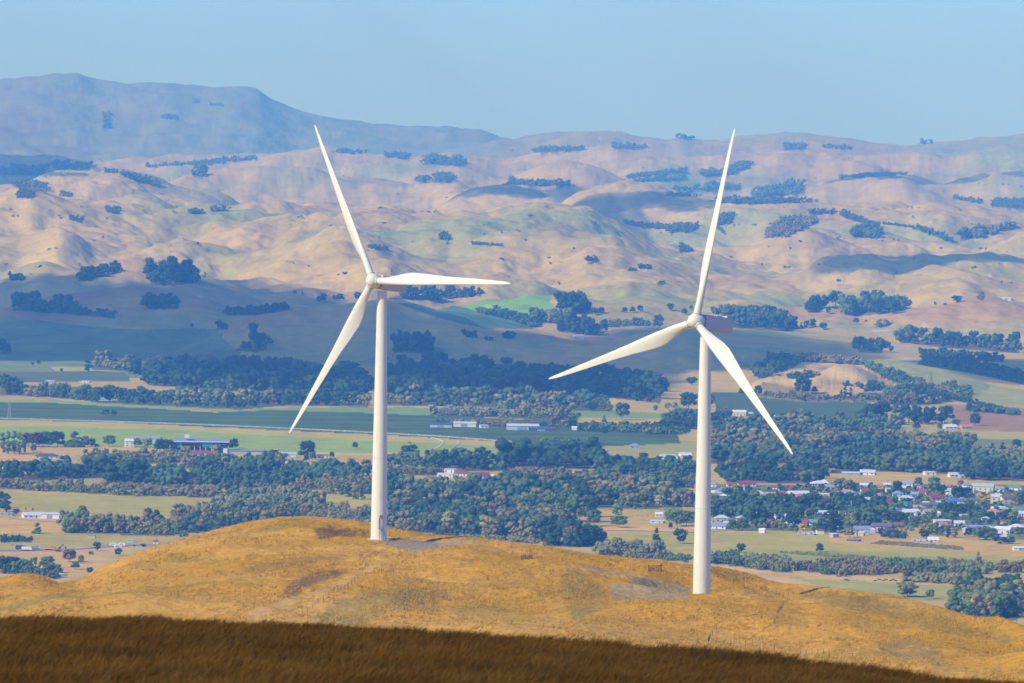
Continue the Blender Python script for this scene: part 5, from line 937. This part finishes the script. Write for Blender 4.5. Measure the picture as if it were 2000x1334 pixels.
for t in [
 (1662,928,33,'grey','pale','shed',W1,4),(1696,928,29,'white','pale','gable',W1),(1816,928,22,'white','white','flat',W1),(1862,932,18,'white','pale','gable',W1,5),(1886,935,24,'grey','pale','flat',W1),
 (1922,964,40,'cream','mint','tall',W1,14),(1889,953,17,'white','grey','hip',W1),(1953,960,17,'white','grey','gable',W1),(1983,958,32,'white','green','hip',W1),(1946,984,20,'cream','pale','tall',W1,14),(1968,985,25,'cream','brown','tall',W1,12),
 (1865,985,34,'white','blue','hip',W1),(1733,986,38,'paleblue','crimson','hip',W1),(1762,991,25,'mint','teal','gable',W1),(1771,979,27,'white','pale','hip',W1),(1754,970,20,'white','bluegrey','hip',W1),(1764,965,13,'cream','tan','gable',W1),(1802,966,19,'cream','red','gable',W1),
 (1822,991,50,'grey','purple','shed',W1,5),(1830,978,28,'tan','crimson','gable',W1),(1747,1003,37,'cream','white','flat',W1,9),(1779,1006,31,'cream','white','gable',W1,6),(1792,996,15,'cream','tan','gable',W1),(1813,1006,19,'peach','tan','gable',W1,7),(1797,1007,20,'white','pale','flat',W1,3),
 (1732,952,14,'white','white','gable',W1),(1688,963,14,'white','red','gable',W1),(1609,948,20,'white','white','hip',W1),(1616,972,31,'cream','white','flat',W1),(1656,968,36,'white','grey','hip',W1),(1855,971,13,'white','pale','gable',W1),(1775,950,20,'white','grey','gable',W1),(1840,955,22,'cream','tan','gable',W1),(1815,956,20,'white','purple','gable',W1),
 (1941,1006,31,'white','salmon','hip',W1),(1960,1000,19,'mint','mint','hip',W1),(1989,1001,24,'white','green','hip',W1),(1992,1009,20,'white','pale','gable',W1),(1645,1007,15,'tan','purple','flat',W1),(1618,1009,18,'white','pale','gable',W1,7),(1880,960,20,'cream','white','gable',W1),(1905,975,22,'white','grey','gable',W1),
 (1684,1040,34,'white','bluegrey','gable',W7),(1724,1034,40,'brown','purple','gable',W7),(1731,1043,28,'dark','navy','shed',W7),(1756,1031,20,'brown','brown','gable',W7),(1841,1024,32,'white','white','flat',W7),(1874,1028,20,'white','pale','gable',W7),(1908,1034,54,'paleblue','bluegrey','shed',W7,4),(1961,1042,30,'white','white','gable',W7,8),(1986,1036,28,'cream','white','hip',W7),
 (1955,1054,20,'white','pale','gable',W7),(1995,1075,32,'white','white','shed',W7,5),(1668,1057,24,'dark','grey','flat',W7,3),(1800,1059,36,'grey','pale','flat',W7,2),(1823,1058,20,'white','white','gable',W7,4),
 (1429,952,18,'white','red','gable',W2),(1459,950,34,'white','crimson','gable',W2,5),(1391,951,17,'white','grey','gable',W2),(1393,967,17,'white','white','gable',W2,5),(1413,963,24,'white','bluegrey','hip',W2),(1390,1021,14,'white','salmon','gable',W2,5),(1410,1020,27,'cream','pale','hip',W2,8),(1403,1033,36,'white','bluegrey','gable',W2,6),
 (1478,984,20,'white','white','gable',W2,6),(1505,972,21,'white','tan','gable',W2),(1528,968,13,'cream','red','gable',W2),(1559,970,42,'cream','white','gable',W2),(1541,983,22,'white','mint','gable',W2,7),(1560,976,17,'salmon' if 0 else 'peach','salmon','gable',W2),(1547,957,11,'red','red','gable',W2,4),(1602,950,34,'white','white','hip',W2),(1621,957,20,'paleblue','grey','gable',W2),
 (1568,1028,22,'peach','red','gable',W7),(1591,1026,21,'white','green','gable',W7),(1576,1045,32,'grey','pale','flat',W7,2),(1489,1041,12,'white','white','gable',W7),(1609,1009,27,'white','pale','gable',W2,6),(1482,970,26,'grey','pale','hip',W2),
 (1338,964,20,'white','grey','hip',W3),(1306,897,42,'white','mint','hip',W3),(1338,894,22,'white','white','gable',W3),(1240,876,20,'grey','bluegrey','hip',W3),(1204,899,34,'paleblue','pale','hip',W3,5),(1173,887,27,'cream','tan','gable',W3),(1163,898,18,'cream','white','flat',W3,6),
 (1023,940,29,'white','paleblue' if 0 else 'pale','gable',W3),(1110,952,15,'tan','tan','gable',W3),(1136,963,13,'white','white','gable',W3),(1267,962,30,'dark','crimson','hip',W3),(1037,1034,34,'peach','white','gable',W3,6),(1019,1041,14,'peach','tan','flat',W3,5),(1048,1044,14,'cream','white','gable',W3),
 (1284,1022,26,'paleblue','white','flat',W3,4),(1287,1010,14,'white','white','gable',W3),(821,1022,28,'white','pale','gable',W3),(955,1030,16,'cream','tan','gable',W3),(870,932,31,'white','white','flat',W3),(902,930,23,'white','red','gable',W3),(935,934,40,'paleblue','crimson','gable',W3,6),(879,923,22,'white','pale','flat',W3),(962,934,8,'white','white','gable',W3),
 (861,835,42,'paleblue','navy','shed',W6,6),(908,834,44,'white','pale','shed',W6,7),(1021,840,62,'paleblue','pale','shed',W6,8),(1058,842,50,'dark','navy','shed',W6,5),(945,836,16,'white','pale','flat',W6),(1122,840,10,'white','white','gable',W6),(1444,812,26,'cream','white','gable',W6,7),(1524,817,42,'white','white','flat',W6,4),(1465,812,10,'white','pale','gable',W6),
 (202,783,32,'white','mint','hip',W6),(224,782,12,'peach','tan','gable',W6),(98,750,18,'paleblue','grey','gable',W6),(167,747,18,'white','white','flat',W6,2),(1856,838,24,'paleblue','white','gable',W6),(1886,838,22,'orange' if 0 else 'peach','orange','gable',W6),
 (91,896,46,'paleblue','navy','hip',W4,5),(252,873,17,'white','white','tall',W4,12),(284,864,58,'paleblue','grey','shed',W4,7),(563,893,31,'paleblue','pale','shed',W4,7),(631,895,24,'cream','cream' if 0 else 'tan','flat',W4,5),(496,915,19,'white','red','gable',W4,4),(534,918,27,'white','white','flat',W4,3),(560,912,18,'white','pale','gable',W4),(767,897,30,'white','salmon','gable',W4,4),(791,897,14,'cream','tan','flat',W4,4),
 (63,1012,40,'white','pale','gable',W5,6),(98,1013,36,'white','pale','shed',W5,9),(12,1007,26,'grey','grey','flat',W5,3),(179,1051,14,'tan','grey','flat',W5,5),(254,1059,13,'mint','mint','flat',W5,4),(112,1128,18,'paleblue','pale','flat',W5,6),(304,1062,9,'white','brown','gable',W5,4),
 (1480,607,24,'white','pale','shed','on the right foothills'),(1526,611,19,'white','pale','flat','on the right foothills'),(1966,587,17,'white','white','shed','on the right foothills',5),(1720,648,32,'paleblue','white','flat','on the right foothills',2),(1862,690,50,'paleblue','pale','flat','on the right foothills',3),(1130,660,20,'white','white','gable','in the dark trees below the sunlit spur',3),
]:
    t = list(t) + [None] * (8 - len(t)); house(t[0], t[1], t[2], t[3], t[4], t[5], t[6], t[7], yaw=random.uniform(-.35, .35) if t[5] != 'shed' else random.uniform(-.12, .12))
# the many small houses of the township, packed between the trees
rr = random.Random(11); done = [(x, y) for _, x, y, *_ in seen_names]; tries = 0; made = 0
while made < 95 and tries < 9000:
    tries += 1; x = rr.uniform(1395, 1998); y = rr.uniform(950, 1050) if x > 1600 else rr.uniform(955, 1030)
    if y > 1012 and 1740 < x < 1840 or 1640 < x < 1665 and y > 990 or min(abs(x - a) / 12 + abs(y - b) / 6.5 for a, b in done) < 1: continue
    done.append((x, y)); made += 1
    house(x, y, rr.uniform(9, 18), rr.choice(['white', 'white', 'cream', 'paleblue', 'tan', 'grey']), rr.choice(['pale', 'white', 'grey', 'bluegrey', 'tan', 'brown', 'pale', 'mint', 'purple', 'salmon', 'grey', 'bluegrey']), rr.choice(['gable', 'hip', 'gable', 'flat']), W1 if x > 1600 else W2, yaw=rr.uniform(-.6, .6))
# labels: what it looks like, then its place among those that look the same
from collections import defaultdict
gr = defaultdict(list)
for r, x, y, d, wh, c in seen_names: gr[(d, wh)].append((x, r, c))
for (d, wh), L_ in gr.items():
    L_.sort(key=lambda q: q[0])
    for i, (x, r, c) in enumerate(L_):
        lab = f'{d} {wh}' if len(L_) == 1 else f"{d} {wh}, {'leftmost' if i == 0 else 'rightmost' if i == len(L_) - 1 else ORD[i] + ' from left'}"
        tag(r, lab, c, ('houses and sheds ' + wh))

# grandstand
P = LAND.hit(391, 884); D = math.hypot(P[0], P[1]); k = D / F
gs = empty('grandstand', tuple(P), .03); tag(gs, 'racecourse grandstand with blue glazed upper deck and flat white roof', 'grandstand')
MBW = mat('grandstand_white', (.75, .75, .72), .7, .08, .5); MBB = mat('grandstand_blue_glazing', (.05, .42, .78), .5, .2, .3, .5); MBD = mat('grandstand_shadow_deck', (.06, .08, .14), .7, .1, .5)
s = k
MB().box(-46 * s, 44 * s, 0, 22, 0, 8 * s).build('lower_deck', MBD, gs)
for x in range(-44, 44, 11): MB().tube((x * s, -3.5, 0), (x * s, -3.5, 12 * s), .35).build('column', MBW, gs)
MB().box(-53 * s, 42 * s, -2.5, 22, 12 * s, 20 * s).build('upper_deck', MBD, gs)
MB().box(-54 * s, -36 * s, -3.0, -2.4, 13 * s, 20 * s).build('window_band', MBB, gs); MB().box(4 * s, 24 * s, -3.0, -2.4, 13 * s, 19 * s).build('window_band', MBB, gs); MB().box(26 * s, 40 * s, -3.0, -2.4, 14 * s, 18 * s).build('window_band', MBB, gs)
MB().add([(-53 * s, -5, 21 * s), (57 * s, -5, 21.5 * s), (57 * s, 24, 23 * s), (-48 * s, 24, 27 * s), (-53 * s, -5, 22.2 * s), (57 * s, -5, 22.4 * s), (57 * s, 24, 24 * s), (-48 * s, 24, 28.5 * s)], [(0, 3, 2, 1), (4, 5, 6, 7), (0, 1, 5, 4), (1, 2, 6, 5), (2, 3, 7, 6), (3, 0, 4, 7)]).build('roof', mat('roof_bluegrey', RC['bluegrey'], .55, .10, .6, .3), gs)
MB().box(-53 * s, 57 * s, -5.3, -5.0, 20.8 * s, 22.6 * s).build('fascia', MBW, gs)
MB().box(-31 * s, -21 * s, 4, 10, 27.4 * s, 34 * s).build('commentary_box', MBW, gs, bevel=.2)
P = LAND.hit(382, 890)
st = empty('stable_row', tuple(P)); tag(st, 'long low red-roofed building with white walls in front of the grandstand', 'building')
MB().box(-30 * s, 42 * s, 0, 9, 0, 2.6).build('wall', mat('wall_white', WC['white'], .8, .06, .5), st); MB().add([(-31 * s, -1, 2.6), (43 * s, -1, 2.6), (43 * s, 10, 4.6), (-31 * s, 10, 4.6), (-31 * s, -1, 2.8), (43 * s, -1, 2.8), (43 * s, 10, 4.8), (-31 * s, 10, 4.8)], [(0, 3, 2, 1), (4, 5, 6, 7), (0, 1, 5, 4), (1, 2, 6, 5), (2, 3, 7, 6), (3, 0, 4, 7)]).build('roof', mat('roof_red', RC['red'], .55, .1, .6, .3), st)
P = LAND.hit(490, 886)
lg = empty('covered_stalls', tuple(P), -.02); tag(lg, 'long low grey stall building with white ends right of the grandstand', 'building')
MB().box(-50 * s, 50 * s, 0, 10, 0, 3).build('wall', mat('wall_grey', WC['grey'], .8, .06, .5), lg); MB().box(-51 * s, 51 * s, -1, 11, 3.0, 3.35).build('roof', mat('roof_bluegrey', RC['bluegrey'], .55, .10, .6, .3), lg)
for x in (-54, 44): MB().box(x * s, (x + 8) * s, -2, 10.5, 0, 4.8).build('end_block', MBW, lg)
# white running rails of the racecourse
RW = mat('white_rail', (.85, .84, .78), .5, .04, 1)
fence([(-60,817),(200,824),(400,831),(560,838),(700,845),(850,853),(1000,864)], 'long white running rail between the racecourse and the orchard', 15, 1.6, LAND, .22, 'white rails of the racecourse', 'running_rail', 2, RW, RW, .16)
fence([(842,856),(858,860),(866,864),(862,870),(850,877),(838,882)], 'curved white rail on the racecourse bend, left of the tan one', 9, 1.5, LAND, .2, 'white rails of the racecourse', 'running_rail', 2, RW, RW, .13)
fence([(893,862),(897,866),(888,872),(878,880)], 'short curved rail on the racecourse bend nearest the dark trees', 9, 1.5, LAND, .2, 'white rails of the racecourse', 'running_rail', 2, mat('tan_rail', (.6, .5, .3), .6, .05, 1), RW, .13)
fence([(200,1038),(260,1042),(325,1049)], 'fence of close posts under the brown shelterbelt', 6, 1.6, LAND, .22, 'paddock fences', 'fence')
fence([(1245,1008),(1262,1009),(1300,1010)], 'paddock fence beside the white shed left of the right tower', 5, 1.5, LAND, .18, 'paddock fences', 'fence')
fence([(470,953),(520,949),(552,946)], 'dark fence along the green paddock below the central belt', 6, 2.2, LAND, .3, 'paddock fences', 'fence')
# poles, masts and pylons
def pole(px, py, hpx, label, cross=True, m=None, r=.22):
    P = LAND.hit(px, py); H = hpx * math.hypot(P[0], P[1]) / F; o = empty('power_pole', tuple(P)); tag(o, label, 'pole', 'power poles in the valley')
    MB().tube((0, 0, 0), (0, 0, H), r, r * .7).build('pole', m or GREY, o)
    if cross: MB().box(-1.4, 1.4, -.1, .1, H * .9, H * .9 + .25).build('crossarm', WOOD, o)
for a in [(303,1062,16,'white pole on the hill brow behind the left slope'),(126,1090,52,'tall thin pole in the lower left paddocks',True),(24,1100,40,'thin pole at the far left paddock edge'),(1662,1000,22,'white mast between the township trees',False,RW,.3),(1843,836,14,'white mast by the pale farm houses',False,RW,.3),(1864,926,9,'thin pole over the white house at right'),(797,899,14,'white flagpole by the racecourse bend',False,RW),(1223,822,0.1,'') ][:7]: pole(*a)
P = LAND.hit(18, 816); H = 34 * math.hypot(P[0], P[1]) / F; py_ = empty('lattice_pylon', tuple(P)); tag(py_, 'grey lattice pylon standing in the orchard at far left', 'pylon')
b = MB()
for sx, sy in ((-1, -1), (1, -1), (1, 1), (-1, 1)): b.tube((sx * 2.2, sy * 2.2, 0), (sx * .4, sy * .4, H), .14)
for q in range(7):
    z0 = H * q / 7; z1 = H * (q + 1) / 7; w0 = 2.2 - 1.8 * q / 7; w1 = 2.2 - 1.8 * (q + 1) / 7
    for sy in (-1, 1): b.tube((-w0, sy * w0, z0), (w1, sy * w1, z1), .09).tube((w0, sy * w0, z0), (-w1, sy * w1, z1), .09)
b.build('lattice', GREY, py_); MB().tube((-4, 0, H * .82), (4, 0, H * .82), .15).build('crossarm', GREY, py_); MB().tube((-3, 0, H * .94), (3, 0, H * .94), .15).build('crossarm', GREY, py_)

# vehicles and machines in the works yard at lower left
def wheels(b, xs, y, r, root):
    for x in xs:
        for s in (-1, 1): MB().tube((x, s * y, r), (x, s * (y - .35), r), r, n=12).build('wheel', DARK, root)
def truck(px, py, cab, body, label, yaw=0):
    P = LAND.hit(px, py); o = empty('truck', tuple(P), yaw); tag(o, label, 'truck', 'vehicles in the works yard')
    MB().box(-4, 2, -1.25, 1.25, 1.1, 3.4).build('load_body', body, o, bevel=.08); c = MB().add([(2.2, -1.2, .8), (4.4, -1.2, .8), (4.4, 1.2, .8), (2.2, 1.2, .8), (2.2, -1.2, 3), (3.7, -1.2, 3), (3.7, 1.2, 3), (2.2, 1.2, 3), (4.4, -1.2, 1.8), (4.4, 1.2, 1.8)], [(0, 3, 2, 1), (4, 5, 6, 7), (0, 1, 8, 5, 4), (3, 7, 6, 9, 2), (1, 2, 9, 8), (8, 9, 6, 5), (0, 4, 7, 3)]).build('cab', cab, o)
    MB().add([(3.78, -1, 2.8), (4.40, -1, 1.9), (4.40, 1, 1.9), (3.78, 1, 2.8)], [(0, 1, 2, 3)]).build('windscreen', GLASS, c); MB().box(-4.2, 4.2, -.6, .6, .6, 1.05).build('chassis', DARK, o); wheels(None, (-3, -1.7, 3.3), 1.25, .52, o)
PW = mat('paint_white', (.8, .79, .76), .4, .05, 1); PO = mat('paint_orange', (.6, .26, .06), .5, .1, 1); PN = mat('paint_navy', (.08, .12, .22), .4, .05, 1)
truck(52, 1076, PW, PW, 'white truck in the works yard at lower left, left of the others'); truck(68, 1074, PW, mat('paint_tan', (.6, .5, .38), .6, .1, 1), 'white-cabbed truck with tan load beside the digger', .4); truck(98, 1075, PO, PO, 'orange truck parked just left of the digger', -.3); truck(40, 1073, PN, PN, 'dark blue truck leftmost in the works yard', .1)
P = LAND.hit(114, 1077); ex = empty('excavator', tuple(P), .4); tag(ex, 'dark excavator with raised arm in the works yard', 'excavator')
for s in (-1, 1): MB().box(-2.2, 2.2, s * 1.3 - .35, s * 1.3 + .35, 0, .9).build('track', DARK, ex, bevel=.25)
MB().box(-2.2, 1.2, -1.2, 1.2, 1.1, 2.4).build('body', PO, ex, bevel=.12); MB().box(.1, 1.5, -1.2, -.1, 2.4, 3.4).build('cab', DARK, ex, bevel=.08)
am = MB().tube((1, .3, 1.8), (3.6, .3, 5.6), .42, .34).tube((3.6, .3, 5.6), (6.2, .3, 3.2), .32, .24).build('arm', DARK, ex); MB().loft([[(5.7, -.4, 3.2), (6.6, -.4, 3.3), (6.6, 1.0, 3.3), (5.7, 1.0, 3.2)], [(6.0, -.4, 2.2), (6.4, -.4, 2.2), (6.4, 1.0, 2.2), (6.0, 1.0, 2.2)]]).build('bucket', DARK, am)
def caravan(px, py, label):
    P = LAND.hit(px, py); o = empty('caravan', tuple(P), random.uniform(-.3, .3)); tag(o, label, 'caravan', 'white caravans in the paddock')
    MB().loft([[(x, -1.2, z0), (x, 1.2, z0), (x, 1.2, z1), (x, -1.2, z1)] for x, z0, z1 in ((-2.9, 1.1, 2.2), (-2.5, .5, 2.9), (2.4, .5, 2.9), (2.9, .9, 1.9))]).build('body', PW, o, bevel=.12)
    MB().box(-1.6, -.4, -1.24, -1.19, 1.5, 2.2).build('window', GLASS, o); MB().box(.3, .95, -1.24, -1.19, .6, 2.4).build('door', GREY, o)
    for s in (-1, 1): MB().tube((0, s * 1.15, .4), (0, s * .9, .4), .38, n=12).build('wheel', DARK, o)
caravan(221, 1067, 'leftmost of three white caravans in the lower left paddock'); caravan(230, 1071, 'middle and lowest of three white caravans in the lower left paddock'); caravan(238, 1067, 'rightmost of three white caravans in the lower left paddock')
def car(px, py, col, label, yaw=0):
    P = LAND.hit(px, py); o = empty('car', tuple(P), yaw); tag(o, label, 'car', 'parked cars')
    b = MB().loft([[(x, -w_, z0), (x, w_, z0), (x, w_ * .97, z1), (x, -w_ * .97, z1)] for x, w_, z0, z1 in ((-2.2, .75, .45, .75), (-2.0, .88, .3, .95), (-.9, .9, .25, 1.0), (1.0, .9, .25, .98), (2.0, .86, .3, .82), (2.25, .7, .42, .62))]).build('body', col, o, bevel=.05)
    MB().loft([[(x, -w_, .95), (x, w_, .95), (x2, w2, z), (x2, -w2, z)] for x, w_, x2, w2, z in ((-1.7, .8, -1.3, .65, 1.0), (-1.4, .8, -1.0, .66, 1.48), (.3, .8, .1, .66, 1.5), (1.1, .8, .9, .7, 1.0))]).build('cabin', GLASS, o)
    for x in (-1.35, 1.35):
        for s in (-1, 1): MB().tube((x, s * .9, .33), (x, s * .68, .33), .33, n=12).build('wheel', DARK, o)
car(166, 843, PW, 'white car parked on the grass of the racecourse, above the round tree', .2); car(352, 888, PW, 'white car parked before the grandstand, leftmost there', 1.2); car(372, 889, PW, 'white car before the grandstand, second from its left end', .9); car(402, 888, PN, 'dark car parked before the right end of the grandstand', .8)
car(800, 865, PN, 'dark car on the racecourse grass right of the left tower', .1)
# cattle resting in the paddock right of the hill
HIDE = mat('dark_hide', (.045, .032, .03), .8, .2, 2)
def cow(px, py, label, yaw, lying):
    P = LAND.hit(px, py); z = -.55 if lying else 0
    me = bpy.data.meshes.new('cow'); V = [(0, 0, 1.05), (.6, 0, 1.1), (1.05, 0, 1.2), (1.45, 0, 1.45), (1.8, 0, 1.35), (-.6, 0, 1.1), (-.95, 0, 1.1), (-1.05, 0, .5)]; E = [(0, 1), (1, 2), (2, 3), (3, 4), (0, 5), (5, 6), (6, 7)]; Rr = [.42, .40, .30, .2, .13, .40, .3, .04]
    for x, s in ((.75, 1), (.75, -1), (-.75, 1), (-.75, -1)):
        b0 = len(V); V += [(x, s * .22, .72), (x + (.04 if x > 0 else -.08), s * .24, .4), (x + .02, s * .24, .02)]; E += [(1 if x > 0 else 5, b0), (b0, b0 + 1), (b0 + 1, b0 + 2)]; Rr += [.16, .09, .07]
    V += [(1.5, .2, 1.55), (1.5, -.2, 1.55)]; E += [(3, len(V) - 2), (3, len(V) - 1)]; Rr += [.04, .04]
    if lying: V = [(x, y * (1.6 if zz < .8 else 1), max(zz - .6, .12 if i < 8 else .08)) for i, (x, y, zz) in enumerate(V)]
    me.from_pydata(V, E, []); o = bpy.data.objects.new('cow', me); me.materials.append(HIDE); link(o); sk = o.modifiers.new('skin', 'SKIN'); o.modifiers.new('sub', 'SUBSURF').levels = 1
    for i, v in enumerate(me.skin_vertices[0].data): v.radius = (Rr[i], Rr[i]); v.use_root = i == 0
    o.location = tuple(P); o.rotation_euler.z = yaw; tag(o, label, 'cow', 'dark cattle in the paddock beyond the hill')
for i, (x, y, yw, l) in enumerate([(1651,1134,.1,0),(1657,1134,3,1),(1709,1135,.3,1),(1718,1134,2.8,0),(1725,1135,.2,1),(1731,1134,3.3,0),(1739,1135,.5,1),(1744,1134,.1,0),(1750,1135,3,1)]):
    cow(x, y, ('dark cow grazing apart, leftmost of the herd' if i == 0 else 'dark cow lying beside the leftmost one' if i == 1 else f"dark cow {'lying' if l else 'standing'} in the herd right of centre, {ORD[i - 2]} from its left end"), yw, l)
# willow-lined creek is dry; roads
def road(name, pts, wid, m, label=None):
    P = LAND.cast([p[0] for p in pts], [p[1] for p in pts]); P = P[~np.isnan(P[:, 0])]; seg = np.r_[0, np.cumsum(np.hypot(*np.diff(P[:, :2], axis=0).T))]; q = np.linspace(0, seg[-1], 60)
    x = np.interp(q, seg, P[:, 0]); y = np.interp(q, seg, P[:, 1]); dx = np.gradient(x); dy = np.gradient(y); n = np.hypot(dx, dy); nx, ny = -dy / n * wid / 2, dx / n * wid / 2
    V = [(x[i] + s * nx[i], y[i] + s * ny[i], float(LAND.xy(x[i] + s * nx[i], y[i] + s * ny[i])) + .35) for s in (-1, 1) for i in range(60)]
    o = MB().add(V, [(i, i + 1, 61 + i, 60 + i) for i in range(59)]).build(name, m); tag(o, kind='structure')
ASPH = mat('road_grey', (.34, .30, .28), .9, .1, .05); GRV = mat('gravel_track', (.55, .44, .33), .95, .1, .05)
road('road', [(-100, 1076), (60, 1075), (160, 1072), (230, 1066), (300, 1064)], 10, ASPH)
road('farm_track', [(20, 1012), (60, 1016), (120, 1020)], 8, GRV)
road('farm_track', [(1170, 1036), (1260, 1037), (1340, 1040), (1420, 1036)], 7, GRV)
road('road', [(1385, 946), (1500, 948), (1640, 950), (1800, 948)], 8, ASPH)
# ---------------------------------------------------------------- grass on the near brow and rough tufts on the turbine hill
def grass_mat(name, c1, c2, scale):
    m = bpy.data.materials.new(name); m.use_nodes = True; t = m.node_tree; L = t.links.new; b = t.nodes['Principled BSDF']; b.inputs['Roughness'].default_value = .8; b.inputs['Specular IOR Level'].default_value = .1
    at = t.nodes.new('ShaderNodeAttribute'); at.attribute_name = 'tint'; x = t.nodes.new('ShaderNodeMix'); x.data_type = 'RGBA'; x.inputs[6].default_value = (*c1, 1); x.inputs[7].default_value = (*c2, 1)
    L(at.outputs['Fac'], x.inputs[0]); L(x.outputs[2], b.inputs['Base Color']); return m
def tufts(name, land, az, D, h, nb, width, lean, m, label, tint, wind=(0.5, 0.1)):
    n = len(az); rng = np.random.default_rng(len(name) + n)
    x = np.repeat(D * np.sin(az), nb) + rng.normal(0, width, n * nb); y = np.repeat(D * np.cos(az), nb) + rng.normal(0, width, n * nb)
    z = land.xy(x, y) - .02; hh = np.repeat(h, nb) * rng.uniform(.5, 1.2, n * nb); a = rng.uniform(0, 6.28, n * nb); bw = hh * .035 + .004 * D.mean() / 150
    lx = hh * (rng.normal(0, lean, n * nb) + wind[0]); ly = hh * (rng.normal(0, lean, n * nb) + wind[1])
    c, s = np.cos(a) * bw, np.sin(a) * bw
    V = np.stack([np.stack([x - c, y - s, z], 1), np.stack([x + c, y + s, z], 1), np.stack([x + lx * .35 + c * .8, y + ly * .35 + s * .8, z + hh * .6], 1), np.stack([x + lx * .35 - c * .8, y + ly * .35 - s * .8, z + hh * .6], 1), np.stack([x + lx, y + ly, z + hh * .95], 1)], 1).reshape(-1, 3)
    k = np.arange(n * nb) * 5; Fq = np.stack([k, k + 1, k + 2, k, k + 2, k + 3, k + 3, k + 2, k + 4], 1).reshape(-1, 3)
    tn = np.repeat(np.clip(np.repeat(tint, nb) + rng.normal(0, .15, n * nb), 0, 1), 5)
    o = link(bpy.data.objects.new(name, np_mesh(name, V, Fq, [m], False, {'tint': ('FLOAT', tn)}))); tag(o, label, None, None, 'stuff')
n = 34000; rg = np.random.default_rng(3)
az = rg.uniform(-.105, .105, n); D = 98 + 62 * rg.random(n) ** .9
pt_ = fbm(D * np.sin(az) / 4, D * np.cos(az) / 7, 131, 3) * .9 + .5
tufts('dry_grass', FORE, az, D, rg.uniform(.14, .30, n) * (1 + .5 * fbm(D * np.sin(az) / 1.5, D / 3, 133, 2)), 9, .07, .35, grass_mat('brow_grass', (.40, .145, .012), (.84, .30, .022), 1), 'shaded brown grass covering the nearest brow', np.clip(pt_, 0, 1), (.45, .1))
n = 36000; px_ = rg.uniform(-150, 2150, n); py_2 = rg.uniform(1010, 1340, n); P = HILL.cast(px_, py_2); ok = ~np.isnan(P[:, 0]); P = P[ok]
rough = fbm(P[:, 0] / 30, P[:, 1] / 45, 141, 3) + .4 * fbm(P[:, 0] / 7, P[:, 1] / 10, 142, 2); ok = rough > -.12
PXh, PYh = project(P)
for c, nz, poly in HPATCH[-5:]: ok &= ~inpoly(PXh, PYh, [(a + (0), b) for a, b in poly])
for B in (L_BASE, R_BASE): ok &= np.hypot(P[:, 0] - B[0], P[:, 1] - B[1]) > 7
P = P[ok]; rough = rough[ok]; n = len(P); az = np.arctan2(P[:, 0], P[:, 1]); D = np.hypot(P[:, 0], P[:, 1])
tufts('grass_tussocks', HILL, az, D, rg.uniform(.25, .6, n) * (1 + .6 * rough), 8, .28, .4, grass_mat('tussock', (.48, .30, .045), (.65, .36, .055), 1), 'golden tussocks roughening the turbine hill', np.clip(.5 - rough * .7 + rg.normal(0, .25, n), 0, 1), (.3, .1))
